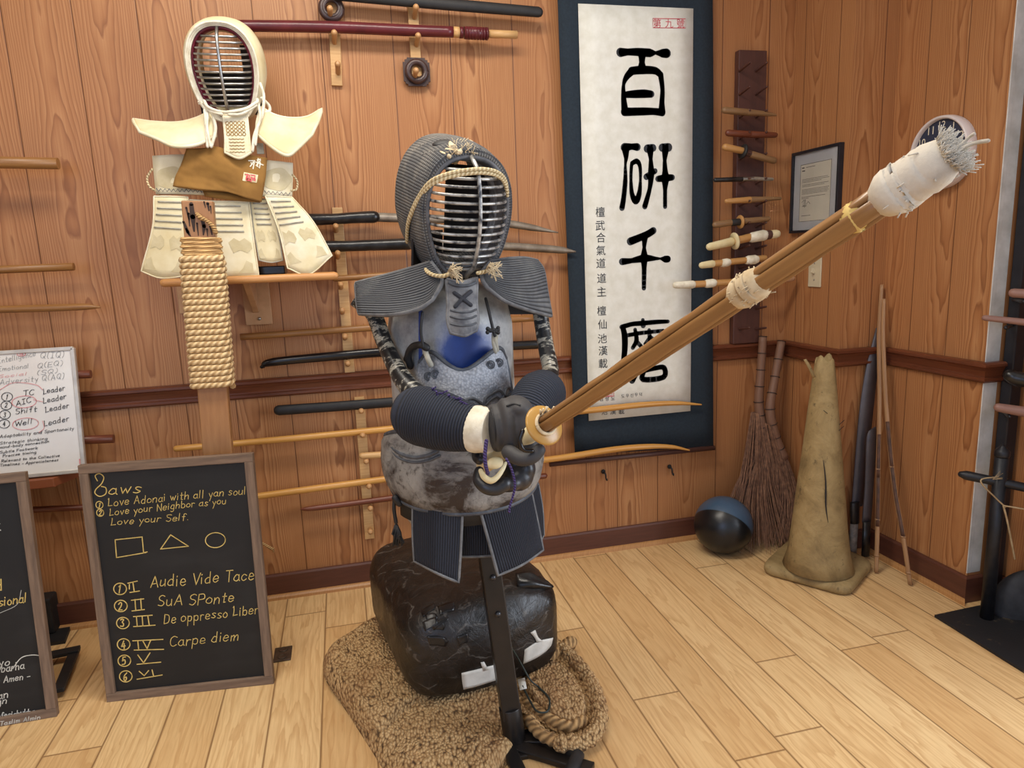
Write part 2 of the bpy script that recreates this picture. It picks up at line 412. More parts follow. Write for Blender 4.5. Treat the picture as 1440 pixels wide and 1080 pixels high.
def sweep(prof, names, mat, path=PATH):
    nr = []
    for i in range(len(path)-1):
        d = (path[i+1]-path[i]).normalized(); nr.append(V((d.y, -d.x)))
    off = []
    for i in range(len(path)):
        if i == 0: off.append(nr[0])
        elif i == len(path)-1: off.append(nr[-1])
        else:
            s = nr[i-1]+nr[i]; off.append(s/(1+nr[i-1].dot(nr[i])))
    for i, nm in enumerate(names):
        mb = MB(); rings = []
        for k in (i, i+1): rings.append([V((path[k].x+off[k].x*o, path[k].y+off[k].y*o, z)) for o, z in prof])
        mb.loft(rings, True, True)
        for q in range(len(mb.sm)): mb.sm[q] = False
        struct(mb.build(nm, mat))
sweep([(.0, .80), (.020, .80), (.027, .795), (.027, .787), (.021, .782), (.016, .772), (.012, .757), (.012, .752), (.018, .749), (.018, .741), (.012, .736), (.008, .734), (0, .734)],
      ['trim_1', 'trim_2', 'trim_3', 'trim_4', 'trim_5'], RAIL)
sweep([(0, .0905), (.009, .0905), (.013, .084), (.013, 0), (0, 0)], ['baseboard_back', 'baseboard_pillar', 'baseboard_pillar_front', 'baseboard_right', 'baseboard_right_end'], BASEB)
sweep([(.0132, .017), (.020, .015), (.026, .009), (.028, 0), (.0132, 0)], ['trim_6', 'trim_7', 'trim_8', 'trim_9'], QROUND)
# worn white metal corner on the wall end
mb = MB(); mb.box2((X2-.0035, Y2-.0035, .10), (X2+.012, Y2-.0002, 2.62)).box2((X2+.012, Y2-.003, .10), (X2+.050, Y2-.0002, 2.62))
struct(mb.build('trim_10', TRIMW, bevel=.001))
slab('baseboard_alcove', (XR-.013, -1.45, 0), (XR-.0005, Y2-.002, .09), BASEB)

# ------------------------------------------------------------------ lettering
GL = {}
for ln in '''a|5|~4,4 2,5 0,3 0,1 2,0 4,1|4,5 4,1 5,0
b|5|0,9 0,0|~0,4 2,5 4,4 4,1 2,0 0,1
c|4.5|~4,4 2,5 0,3 0,1 2,0 4,1
d|5.5|~4,4 2,5 0,3 0,1 2,0 4,1|4,9 4,0
e|4.8|~0,2.5 4,3 3,5 1,5 0,3 0,1 2,0 4,1
f|4|~4,8 3,9 1.5,8 1.5,0|0,5 3,5
g|5|~4,4 2,5 0,3 0,1 2,0 4,1|~4,5 4,-2 2,-4 0,-3
h|5|0,9 0,0|~0,3 2,5 4,4 4,0
i|1.6|0,5 0,0|0,7 0,7.6
k|4.5|0,9 0,0|4,5 0,2 4,0
l|2|0,9 0,0
m|7|0,5 0,0|~0,3 2,5 3,4 3,0|~3,3 5,5 6,4 6,0
n|5|0,5 0,0|~0,3 2,5 4,4 4,0
o|4.8|~2,5 0,3.5 0,1 2,0 4,1 4,3.5 2,5
p|5|0,5 0,-4|~0,4 2,5 4,4 4,1 2,0 0,1
r|4|0,5 0,0|~0,3 1.5,5 3.5,4.6
s|4.4|~4,4.5 2,5 .5,4 2,2.5 3.8,1.3 2,0 0,.6
t|3.8|1.5,8 1.5,0 3,0|0,5 3.5,5
u|5|~0,5 0,1 2,0 4,2|4,5 4,0
v|4.6|0,5 2,0 4,5
w|6.6|0,5 1.5,0 3,4 4.5,0 6,5
x|4.4|0,5 4,0|4,5 0,0
y|4.6|0,5 2,1|4,5 1,-4
A|6.6|0,0 3,9 6,0|1,3 5,3
C|6|~5.5,8 3,9 .5,7 0,4 1,1 3,0 5.5,1
D|6|0,0 0,9|~0,9 4,8 5,5 4,1 0,0
E|5.5|5,9 0,9 0,0 5,0|0,4.5 4,4.5
F|5.5|5,9 0,9 0,0|0,4.5 4,4.5
I|4.6|2,9 2,0|0,9 4,9|0,0 4,0
L|5.5|~0,8 .6,9 .8,4 .3,0|.3,0 5,.4
N|6|0,0 0,9 5,0 5,9
P|5.5|0,0 0,9|~0,9 4,9 5,7 4,5 0,4.5
Q|6.5|~3,9 .5,7 0,4 1,1 3,0 5,2 5.5,5 5,8 3,9|3,3 6,-1
R|5.5|0,0 0,9|~0,9 4,9 5,7 4,5 0,4.5|2,4.5 5,0
S|5.5|~5,8 3,9 .5,8 1,5.5 4,4 5,2 3,0 0,1
T|6|0,9 6,9|3,9 3,0
U|6|~0,9 0,2 3,0 5,2 5,9
V|6|0,9 3,0 6,9
W|8|0,9 2,0 4,7 6,0 8,9
1|2|0,7.5 1,9 1,0
2|5|~0,7 2,9 4,7.5 3,4 0,0 2,.4 4.5,0
3|5|~0,8 2,9 4,7.5 2,5 4,3 3,.3 0,1
4|5|3,9 0,3 4.5,3|3.4,6 3.4,0
5|5|4,9 .8,9 .4,5|~.4,5 3,5.6 4,3 3,.5 0,.6
6|5|~4,9 1,6 0,2.5 2,0 4,2 3,4 .5,3
(|2.6|~2,10 .3,7 .3,2 2,-1
)|2.6|~0,10 1.7,7 1.7,2 0,-1
-|4.6|.4,3 4,3
.|2|.4,0 .6,.3
,|2|.8,.5 .2,-1.4
_|6|0,0 6,0'''.split('\n'):
    p = ln.split('|'); GL[p[0]] = (float(p[1]), [(q[0] == '~', [tuple(map(float, a.split(','))) for a in q.lstrip('~').split()]) for q in p[2:]])
def write(mb, text, o, xd, yd, h, r, nrm, slant=.2, jit=.6, sx=1.0, width=None):   # handwriting on a plane: o = baseline start
    o = V(o); xd = V(xd).normalized(); yd = V(yd).normalized(); u = h/9
    tot = sum((GL[c][0]+1.7 if c in GL else 4.0) for c in text)
    if width: sx = width/(tot*u)
    x = 0
    for c in text:
        if c not in GL: x += 4.0; continue
        wd, st = GL[c]; jy = random.uniform(-jit, jit)
        for sm, pts in st:
            P = [o + xd*((x+px+slant*py+random.uniform(-jit, jit)*.4)*u*sx) + yd*((py+jy+random.uniform(-jit, jit)*.4)*u) for px, py in pts]
            if sm: mb.line(catmull(P, 5), r, nrm)
            else:
                for k in range(len(P)-1): mb.line(P[k:k+2], r, nrm)
        x += wd+1.7
    return x*u*sx
def ring(mb, c, xd, yd, rx, ry, r, nrm, n=22):
    c = V(c); mb.line([c+V(xd)*(math.cos(6.6*k/n)*rx)+V(yd)*(math.sin(6.6*k/n)*ry) for k in range(n+1)], r, nrm)
_tc = bpy.data.curves.new('tmp', 'FONT'); _to = bpy.data.objects.new('tmp', _tc); COL.objects.link(_to)
def glyph(mb, ch, c, xd, yd, size, nrm, th=.0005, bold=0):    # a printed character, centred on c
    _tc.body = ch; _tc.size = 1; _tc.offset = bold; _tc.extrude = 0; _tc.resolution_u = 3
    dg = bpy.context.evaluated_depsgraph_get(); me = bpy.data.meshes.new_from_object(_to.evaluated_get(dg))
    xs = [v.co.x for v in me.vertices]; ys = [v.co.y for v in me.vertices]
    if not xs: return
    mx, my = (min(xs)+max(xs))/2, (min(ys)+max(ys))/2; k = size/max(max(xs)-min(xs), max(ys)-min(ys)); b = len(mb.v)
    for v in me.vertices: mb.add(V(c)+V(xd)*((v.co.x-mx)*k)+V(yd)*((v.co.y-my)*k)+V(nrm)*th)
    for p in me.polygons: mb.face([b+i for i in p.vertices], None, False)
    bpy.data.meshes.remove(me)
XA, YA, ZA = V((1, 0, 0)), V((0, 1, 0)), V((0, 0, 1))
CHALKY = m_plain('yellow_chalk', rgb(220, 194, 118), rgb(194, 168, 96), 60, .9)
CHALKW = m_plain('white_chalk', rgb(214, 214, 206), rgb(180, 180, 172), 60, .9)
INK = m_plain('black_ink', rgb(14, 15, 20), rgb(20, 21, 26), 20, .5)
REDINK = m_plain('red_ink', rgb(188, 52, 70), rgb(204, 90, 100), 40, .7)
PALEINK = m_plain('faded_marker', rgb(134, 140, 144), rgb(110, 118, 122), 60, .6)
PALERED = m_plain('faded_red_marker', rgb(216, 120, 124), rgb(226, 160, 160), 60, .6)

# ------------------------------------------------------------------ calligraphy scroll
CLOTH = m_plain('navy_cloth', rgb(30, 44, 56), rgb(24, 36, 47), 120, .9, 0, .25, 700)
PAPER = m_plain('rice_paper', rgb(226, 226, 218), rgb(214, 213, 202), 26, .9, 0, .12, 60)
ys = -.031
sl = thing('hanging_scroll', 'tall white calligraphy scroll with navy cloth border hanging on the panelled wall', 'scroll', (.83, 0, .40))
mb = MB()
rows = []
for k in range(9):
    z = 2.40-(2.40-.405)*k/8; x0 = .512+.034*k/8
    rows.append([V((x0+.584*j/4, ys-.003*math.sin(k*1.3+j)-(.004 if j in (0, 4) else 0), z-(.028*(j/4-.5) if k == 8 else 0)+(.008 if k == 8 and j == 0 else 0))) for j in range(5)])
mb.sheet(rows, 3, 3, .003); mb.build('cloth_mount', CLOTH, sl)
yp = ys-.0065
pp = [D(813, 5, yp), D(975, 12, yp), D(971, 578, yp), D(828, 592, yp)]
mb = MB(); g = []
for k in range(7):
    t = k/6; a = pp[0].lerp(pp[3], t); b = pp[1].lerp(pp[2], t); g.append([a.lerp(b, j/3) for j in range(4)])
mb.sheet(g, 2, 2, .001); pap = mb.build('paper_panel', PAPER, sl)
yi = yp-.0006
mb = MB()
def brush(o, s, strokes, sc=1.0):
    for st in strokes:
        P = [D(o[0]+a/s, o[1]+b/s, yi) for a, b, c in st]; R = [c/s/447*sc for a, b, c in st]
        if len(P) > 2:
            P2 = catmull(P, 4); R2 = lerp_list(R, len(P2))
        else: P2, R2 = P, R
        mb.stroke(P2, R2, (0, -1, 0), .0005, 12)
brush((780, 0), 5.54, [
    [(512, 408, 38), (570, 405, 28), (650, 405, 34), (740, 412, 36), (785, 412, 13), (840, 415, 36), (872, 415, 40)],
    [(680, 430, 36), (680, 485, 26), (680, 535, 42)],
    [(600, 555, 34), (560, 600, 26), (537, 660, 15), (537, 760, 24), (548, 872, 34)],
    [(600, 552, 34), (680, 545, 36), (780, 550, 32), (825, 582, 27)],
    [(825, 580, 26), (840, 700, 21), (835, 800, 25), (836, 876, 34)],
    [(545, 872, 36), (690, 868, 34), (770, 868, 30), (836, 876, 32)],
    [(545, 738, 26), (620, 733, 34), (700, 730, 36), (752, 733, 30)]])
mb.build('brush_character', INK, sl); mb = MB()
brush((780, 195), 5.54, [
    [(545, 68, 38), (600, 62, 26), (642, 65, 34)], [(552, 75, 38), (556, 150, 20), (551, 200, 12), (550, 330, 22), (536, 470, 24), (524, 540, 26)],
    [(604, 190, 20), (640, 176, 24), (664, 215, 18), (668, 320, 13), (658, 430, 24), (632, 485, 32), (602, 430, 22), (594, 320, 15), (598, 215, 16), (606, 190, 18)],
    [(722, 78, 36), (765, 72, 34)], [(744, 85, 34), (748, 160, 18), (752, 250, 30), (750, 305, 28), (740, 390, 20), (716, 480, 24), (702, 528, 26)],
    [(714, 297, 28), (782, 252, 24)], [(838, 70, 36), (886, 68, 38)], [(862, 92, 34), (857, 170, 18), (860, 250, 26), (862, 310, 40), (860, 400, 20), (860, 530, 20)],
    [(806, 313, 28), (862, 306, 34), (914, 302, 28)],
    ])
mb.build('brush_character', INK, sl); mb = MB()
brush((780, 195), 5.54, [
    [(590, 800, 36), (650, 776, 34), (720, 746, 33), (768, 716, 32)], [(702, 772, 30), (697, 850, 17), (697, 925, 38), (697, 1010, 24), (695, 1165, 21)],
    [(526, 958, 32), (600, 950, 23), (697, 932, 38), (790, 934, 16), (822, 934, 9), (862, 938, 32), (880, 938, 32)]])
mb.build('brush_character', INK, sl); mb = MB()
brush((780, 380), 3.857, [
    [(478, 270, 10), (480, 300, 14)], [(364, 308, 13), (420, 292, 12), (480, 287, 13), (560, 280, 12), (614, 278, 10)],
    [(370, 312, 14), (380, 360, 17), (380, 430, 16), (374, 500, 14), (378, 605, 14)],
    [(400, 352, 11), (470, 340, 11), (590, 328, 10)], [(436, 322, 10), (444, 380, 13), (424, 420, 11)], [(444, 385, 11), (468, 412, 11)], [(512, 325, 10), (518, 400, 13)], [(518, 360, 10), (560, 398, 11)], [(518, 360, 10), (490, 400, 9)],
    [(420, 490, 12), (510, 476, 13), (598, 468, 12)], [(466, 498, 14), (446, 550, 15), (420, 600, 16)], [(484, 545, 13), (540, 532, 13), (592, 528, 14), (590, 580, 15), (480, 592, 15), (484, 545, 13)]], 1.25)
mb.build('brush_character', INK, sl)
mb = MB()
for ch, x, y in zip('檀武合氣道道主檀仙池漢載', [844, 844, 845, 845, 845, 846, 846, 846, 847, 847, 848, 848], [298, 317, 334, 352, 370, 391, 410, 437, 456, 476, 493, 511]):
    glyph(mb, ch, D(x, y, yi), XA, ZA, .0355, (0, -1, 0))
for k, ch in enumerate('삼랑도'): glyph(mb, ch, D(846+k*8, 561-k*.6, yi), XA, ZA, .017, (0, -1, 0))
for k, ch in enumerate('도우신무덕'): glyph(mb, ch, D(876+k*6.2, 557-k*.6, yi), XA, ZA, .014, (0, -1, 0))
for k, ch in enumerate('池漢載'): glyph(mb, ch, D(850+k*12, 579-k*.4, yi), XA, ZA, .024, (0, -1, 0))
mb.build('column_writing', INK, sl)
mb = MB()
for ch, x in zip('第九號', [924, 941, 957]): glyph(mb, ch, D(x, 33, yi), XA, ZA, .030, (0, -1, 0))
q = [D(918, 26, yi), D(964, 26.5, yi), D(964, 39.5, yi), D(918, 39, yi)]; mb.line(q+[q[0]], .0011, (0, -1, 0))
mb.build('red_seal', REDINK, sl); mb = MB()
q = [D(851, 547, yi), D(863, 546, yi), D(863, 557, yi), D(851, 558, yi)]; mb.line(q+[q[0]], .0014, (0, -1, 0))
for k in range(4): mb.line([D(853, 549.5+2.3*k, yi), D(861, 549+2.3*k, yi)], .001, (0, -1, 0))
mb.build('red_seal', REDINK, sl)
mb = MB(); a = D(773, 653, -.036); b = V((1.135, -.036, .387)); mb.tube([a, b], .010, 10)
part(mb.build('bottom_roller', DARKW, sl), 'brown wooden roller end')

# ------------------------------------------------------------------ wall pegs and wall weapons
def hook(px, py, lab):
    c = D(px, py, -.002); t = thing('wall_hook', lab, 'hook', c)
    mb = MB(); mb.lathe([(.008, 0), (.009, .004), (.004, .007)], c, (0, -1, 0), 12); mb.build('hook_plate', BLKM, t)
    mb = MB(); mb.tube(catmull([c+V((0, -.005, 0)), c+V((.003, -.018, -.006)), c+V((.006, -.016, -.024)), c+V((.007, -.024, -.030)), c+V((.004, -.030, -.022))], 5), [.004, .003, .0028, .003], 8, round_=True); mb.build('hook_finger', BLKM, t)
hook(848, 663, 'small black coat hook low on the wall below the scroll, the left of two')
hook(941, 656, 'small black coat hook low on the wall below the scroll, the right of two')

def strip(name, lab, a, b, wd, pegs, yd, group, mat=PALEW, plen=.07):
    A = D(*a, -.006); B = D(*b, -.006); A.y = B.y = -.0068; t = thing(name, lab, 'peg rail', B, group)
    mb = MB(); mb.bar(B, A, wd, .0125, (0, 1, 0)); mb.build('strip_board', mat, t, bevel=.0015)
    for px, py in pegs:
        e = D(px, py, -plen); r = V((e.x, -.013, e.z-.012)); mb = MB()
        mb.tube([r, r.lerp(e, .7), e], [.0085, .0085, .010], 12, round_=True); mb.build('peg', PEGW, t)
    return t
GP = 'pale peg strips on the back wall'
strip('peg_rail', 'pale wooden peg strip high on the wall holding the left of the red staff', (464, -80), (474, 121), .034, [(464, 12), (470, 46), (475, 90)], 0, GP)
strip('peg_rail', 'pale wooden peg strip high on the wall behind the square dark ring', (575, -80), (586, 108), .034, [(585, 10), (588, 50), (585, 99)], 0, GP)
strip('peg_rail', 'pale wooden peg strip ending on the chair rail beside the shelf', (474, 292), (492, 524), .034, [(472, 318), (475, 356), (479, 400), (481, 436), (485, 473), (489, 511)], 0, GP)
strip('peg_rail', 'pale wooden peg strip below the chair rail left of the armoured dummy', (505, 558), (520, 757), .034, [(508, 578), (510, 612), (515, 649), (519, 684), (521, 715), (521, 748)], 0, GP)
GS = 'wooden staffs and swords racked on the back wall'
def rod(name, lab, cat, pts, Y, r, mat, group=GS, ends=True, flat=None, n=12, ref=None):
    P = catmull([D(x, y, Y if not isinstance(Y, (list, tuple)) else Y[i]) for i, (x, y) in enumerate(pts)], 8)
    mb = MB(); mb.tube(P, r, n, round_=ends, flat=flat, ref=ref)
    return tag(mb.build(name, mat, None, org=P[0]), lab, cat, group)
yw = -.052
rod('wooden_staff', 'thick brown wooden staff end entering from the left edge, uppermost of three on the wall', 'staff', [(-140, 226), (82, 230)], -.10, .0165, OAK, ends=False)
rod('wooden_staff', 'brown wooden staff with blunt end at the left edge, middle of three', 'staff', [(-140, 385), (104, 375)], -.10, .0115, OAK, ends=False)
rod('wooden_sword', 'slim brown wooden sword with pointed tip at the left edge, lowest of three', 'wooden sword', [(-140, 439), (60, 433.5), (118, 431.5), (140, 432)], -.10, [.011, .011, .010, .003], OAK)
rod('wooden_staff', 'reddish brown stick end showing just right of the whiteboard above the chair rail', 'staff', [(40, 530), (128, 526)], -.06, .013, REDW, ends=False)
rod('wooden_staff', 'reddish brown stick end showing right of the whiteboard below the chair rail', 'staff', [(40, 622), (160, 617)], -.06, .014, REDW, ends=False)
rod('wooden_staff', 'dark reddish stick low on the wall between the two chalkboards', 'staff', [(20, 718), (170, 711)], -.05, .010, REDW, ends=False)
rod('wooden_staff', 'thin pale staff level with the shelf edge, passing behind the dummy shoulder', 'staff', [(471, 392), (640, 380)], yw, .010, OAK)
rod('wooden_staff', 'brown wooden staff below the shelf with scuffed left end, behind the dummy arms', 'staff', [(338, 474), (480, 464), (560, 458.5), (757, 447)], yw, [.011, .0115, .012, .012], OAK, ends=False)
rod('wooden_sword', 'glossy black practice sword with angled tip just above the chair rail', 'wooden sword', [(368, 516), (385, 509), (480, 500), (560, 494), (765, 484)], yw, [.006, .014, .016, .0165, .0165], BLKL, flat=(1, .8))
rod('sword_scabbard', 'matt black scabbard with rounded end just below the chair rail', 'scabbard', [(392, 577), (480, 571), (560, 565), (640, 559)], yw, .0175, BLKM, flat=(1, .7))
rod('wooden_staff', 'long yellow staff whose curved pointed tip crosses the bottom of the scroll', 'staff', [(248, 631), (400, 617.5), (560, 602), (700, 588), (820, 578), (900, 569.5), (950, 567), (986, 569)], yw, [.0105, .0115, .012, .012, .012, .0115, .009, .003], YEL)
rod('wooden_sword', 'short pale wooden sword handle ending on the lower peg strip, running behind the belly armor', 'wooden sword', [(509, 641), (560, 638), (640, 631)], yw-.012, [.011, .013, .013], PALEW)
rod('wooden_staff', 'long yellow staff with curved tip just below the scroll bottom', 'staff', [(300, 706.5), (450, 686), (560, 671.5), (700, 654), (780, 645), (860, 632.5), (910, 628), (945, 628.5), (969, 633)], yw, [.0115, .012, .012, .012, .012, .012, .011, .008, .003], YEL)
rod('wooden_sword', 'thin dark brown wooden sword, lowest on the lower peg strip', 'wooden sword', [(424, 716), (445, 714), (560, 699), (766, 669)], yw, [.004, .0095, .011, .011], REDW)
# two long knives with taped handles
def sword(lab, hp, bp, Y):
    P = [D(*q, Y) for q in hp]; t = thing('long_blade', lab, 'sword', P[0], 'taped blades on the upper peg strip')
    mb = MB(); mb.tube(catmull(P, 6), [.0195, .0175, .0185, .020], 14, round_=True); mb.build('taped_handle', BLKTAPE, t)
    B = catmull([D(*q, Y) for q in bp], 8); mb = MB(); m = len(B)
    mb.tube(B, [.0150, .0150, .0148, .0145, .0142, .0140, .0138, .012, .002], 4, flat=(1, .16), ref=(0, 0, 1)); mb.build('blade', OLDSTEEL, t)
sword('long curved blade with black taped handle, upper of two crossing behind the mask', [(434, 309), (470, 308), (500, 306), (526, 305)], [(520, 305), (575, 307), (640, 309), (710, 314), (785, 327)], -.05)
sword('long straight blade with grey taped handle, lower of two crossing behind the mask', [(456, 347), (490, 346), (530, 344.5), (575, 343)], [(570, 343), (640, 344), (700, 346), (770, 350), (810, 354)], -.05)
# top scabbard and red staff
P = catmull([D(470, -8, -.055), D(560, 0, -.055), D(650, 8, -.055), D(757, 17, -.055)], 8)
mb = MB(); mb.tube(P, [.018, .0185, .0185, .017], 14, round_=True, flat=(1, .7)); tag(mb.build('sword_scabbard', BLKM, None, org=P[-1]), 'long curved black scabbard at the top of the wall above the red staff', 'scabbard', GS)
REDLAC = m_plain('worn_red_lacquer', rgb(98, 34, 40), rgb(82, 28, 34), 14, .3, 0, .15, 80)
st = thing('red_staff', 'dark red lacquered staff with pale wooden tip on the top pegs', 'staff', D(320, 36, -.055), None)
P = catmull([D(319, 36, -.055), D(460, 38, -.055), D(580, 43, -.055), D(637, 45, -.055)], 6)
mb = MB(); mb.tube(P, [.0165, .0175, .0175, .017], 16); mb.build('staff_body', REDLAC, st)
mb = MB(); mb.tube([D(637, 45, -.055), D(646, 45.6, -.055)], .0165, 16); mb.build('pale_band', PALEW, st)
mb = MB(); mb.tube([D(646, 45.6, -.055), D(651, 46, -.055)], .0175, 16).tube([D(652.5, 46, -.055)+V((.002*0, 0, 0)), D(686, 47.5, -.055)], [.019, .0205, .019, .0205, .019, .0205, .019][0], 16)
for k in range(8): mb.tube([D(655+k*4, 46.2+k*.2, -.055), D(657.2+k*4, 46.3+k*.2, -.055)], .0200, 16)
mb.build('wrapped_grip', REDLAC, st)
mb = MB(); mb.tube([D(686, 47.5, -.055), D(727, 49, -.055)], .0125, 14); mb.build('wooden_tip', PALEW, st)
DKRING = m_plain('dark_turned_wood', rgb(72, 50, 46), rgb(54, 38, 36), 20, .35, 0, .1)
c = D(466, 12, -.03); mb = MB(); pts = [c+V((math.cos(6.2832*k/28)*.0295, 0, math.sin(6.2832*k/28)*.0295)) for k in range(29)]
mb.tube(pts, .0115, 12, cap=False, ref=(0, 1, 0)); pts = [c+V((math.cos(6.2832*k/28)*.024, -.006, math.sin(6.2832*k/28)*.024)) for k in range(29)]; mb.tube(pts, .007, 10, cap=False, ref=(0, 1, 0))
tag(mb.build('wooden_ring', DKRING, None, org=c, merge=.0001), 'round dark wooden ring hung on the left top peg', 'ring')
c = D(586, 101, -.022); t = thing('sword_guard_ring', 'dark notched square ornament with a round ring hung on the right top peg', 'ring', c)
pl = []
for k in range(4):
    a = k*math.pi/2
    for u, v in ((.038, -.030), (.044, -.030), (.044, .030), (.038, .030), (.038, .037)): pl.append(c+V((math.cos(a)*u-math.sin(a)*v, 0, math.sin(a)*u+math.cos(a)*v)))
mb = MB(); inner = [c+V((math.cos(6.2832*k/20-.65)*.021, 0, math.sin(6.2832*k/20-.65)*.021)) for k in range(20)]
mb.loft([[p+V((0, .008, 0)) for p in pl], pl, inner, [p+V((0, .008, 0)) for p in inner]], True)
for k in range(len(mb.sm)): mb.sm[k] = False
mb.build('guard_plate', DKRING, t)
mb = MB(); pts = [c+V((math.cos(6.2832*k/28)*.029, -.006, math.sin(6.2832*k/28)*.029)) for k in range(29)]; mb.tube(pts, .0105, 12, cap=False, ref=(0, 1, 0)); mb.build('guard_ring', DKRING, t, merge=.0001)
# frayed jute cord end
P = catmull([D(366, 762, -.03), D(374, 767, -.035), D(383, 772, -.03)], 5); mb = MB(); mb.tube(P, [.004, .005, .006], 8, round_=True)
for k in range(8): mb.tube([P[-1], P[-1]+V((random.uniform(0, .012), random.uniform(-.006, .006), random.uniform(-.014, .004)))], .0012, 5)
JUTEC = m_rope('jute_cord', rgb(196, 158, 104), rgb(140, 104, 60), 150, 60)
tag(mb.build('jute_cord_end', JUTEC, None, org=P[0]), 'short frayed jute cord end sticking out right of the chalkboard', 'cord')

# ------------------------------------------------------------------ helpers for surfaces that carry ornaments
def bvh(*mbs):
    vs = []; fs = []
    for m in mbs:
        b = len(vs); vs += [tuple(v) for v in m.v]; fs += [[b+i for i in f] for f in m.f]
    return BVHTree.FromPolygons(vs, fs)
def on(b, x, y, off=.002):
    d = ray(x, y).normalized(); h = b.ray_cast(CP, d)
    return (h[0]-d*off) if h[0] else None
def onl(b, pts, off=.002, fallback=None):
    out = []
    for x, y in pts:
        p = on(b, x, y, off)
        if p is None and fallback is not None: p = D(x, y, fallback)
        if p is not None: out.append(p)
    return out
def grid(pxrows):       # rows of (px, py, Y)
    return [[D(*q) for q in r] for r in pxrows]

# ------------------------------------------------------------------ kendo mask (shared builder)
HALF = [(0, .112), (.032, .106), (.056, .086), (.071, .054), (.0755, .015), (.072, -.022), (.063, -.058), (.050, -.086), (.032, -.104), (0, -.110)]
def outline(n=5):
    pts = [V((x, 0, z)) for x, z in HALF]+[V((-x, 0, z)) for x, z in HALF[-2:0:-1]]
    return catmull(pts, n, True)
OUT = outline()
def halfw(z):
    for (x0, z0), (x1, z1) in zip(HALF, HALF[1:]):
        if z1 <= z <= z0: return x0+(x1-x0)*(z0-z)/(z0-z1)
    return 0
def mask_core(t, T, hoodrings, mats, nb=14, lining=((-.085, .085, -.12, -.005), (.035, .09, -.01, .07))):
    rim, bar, hood, inner = mats
    def tr(p): return T @ V(p)
    def rg(sx, st, sb, y, dz=0, lean=0):
        out = []
        for p in OUT:
            z = p.z*(st if p.z > 0 else sb)
            out.append(tr((p.x*sx, y+lean*z, z+dz)))
        return out
    mb = MB(); mb.loft([rg(.955, .96, .96, .018), rg(.985, .985, .985, -.006), rg(1.03, 1.03, 1.03, -.014), rg(1.10, 1.07, 1.07, -.012), rg(1.15, 1.10, 1.10, .004)], True)
    r = mb.build('grille_rim', rim, t, merge=.0001)
    mb = MB(); mb.loft([rg(.955, .96, .96, .018), rg(.93, .93, .93, .045), rg(.985, .985, .985, .047), rg(1.01, 1.01, 1.01, .01)], True); mb.build('inner_padding', inner, t, merge=.0001)
    g = None
    for k in range(nb):
        z = .094-.192*k/(nb-1); wd = halfw(z)*1.0; dep = .052*(1-.55*(z/.115)**2)*min(1, wd/.06)
        pts = [tr((wd*math.sin(a), -.006-dep*math.cos(a), z)) for a in [(-.5+j/16)*math.pi for j in range(17)]]
        mb = MB(); mb.tube(pts, .0031, 8); mb.build('grille_bar', bar, t)
    pts = [tr((0, -.010-.054*(1-.55*(z/.115)**2)*min(1, halfw(max(-.109, min(.111, z)))/.045), z)) for z in [.118-.236*j/20 for j in range(21)]]
    mb = MB(); mb.tube(pts, [.0045, .0042, .004, .0042, .0046, .0056], 8); mb.build('center_bar', bar, t)
    mb = MB(); mb.loft([rg(*q) for q in hoodrings], True); h = mb.build('hood', hood, t, solid=.010, merge=.0001)
    lb = MB(); dk = m_plain('darkening_cloth', rgb(52, 46, 44), rgb(36, 32, 32), 20, .95)  # dark sheet added behind the grille so the mask interior reads dark
    for x0, x1, za, zb_ in lining:
        lb.sheet([[tr((x0+(x1-x0)*i/4, .135-.10*abs((x0+(x1-x0)*i/4)/.09)**2, z_)) for i in range(5)] for z_ in (za, (za+zb_)/2, zb_)], 4, 4, .004)
    lb.build('darkening_lining', dk, t)
    return mb, tr
def rope_loop(mb, pts, r, n=6, sub=6): mb.tube(catmull(pts, sub), r, n, round_=True)

# ------------------------------------------------------------------ white armor set on its shelf
SHELFW = m_wood('shelf_pine', rgb(206, 150, 92), rgb(178, 122, 68))
MDF = m_plain('raw_board', rgb(182, 142, 104), rgb(170, 130, 92), 30, .7)
z0 = D(350, 393, -.30).z
t = thing('wall_shelf', 'wooden shelf board with rounded front edge carrying the white armor', 'shelf', (-.52, 0, z0-.02))
xl, xr_ = D(231, 397, -.30).x, D(470, 389, -.30).x
mb = MB(); mb.box2((xl, -.29, z0-.010), (xr_, -.003, z0+.010)); mb.build('shelf_board', SHELFW, t, bevel=.003)
mb = MB(); mb.tube([(xl-.003, -.292, z0), (xr_+.002, -.292, z0)], .0115, 12, round_=True); mb.build('front_edging', SHELFW, t)
bx = D(362, 430, -.02).x
mb = MB(); mb.box2((bx-.042, -.020, z0-.155), (bx+.042, -.0008, z0-.0105)); mb.build('bracket_plate', MDF, t, bevel=.002)
mb = MB(); mb.prism([V((bx-.016, -.021, z0-.115)), V((bx-.016, -.021, z0-.011)), V((bx-.016, -.20, z0-.011)), V((bx-.016, -.17, z0-.03))], (.02, 0, 0)); mb.build('bracket_web', MDF, t, bevel=.002)
mb = MB(); mb.lathe([(.006, 0), (.005, .003), (.001, .0045)], (bx+.002, -.0205, z0-.135), (0, -1, 0), 10); mb.build('screw', STEEL, t)
bl = D(262, 404, -.02).x
mb = MB(); mb.box2((bl-.03, -.020, z0-.105), (bl+.03, -.0008, z0-.0105)); mb.build('bracket_plate', MDF, t, bevel=.002)

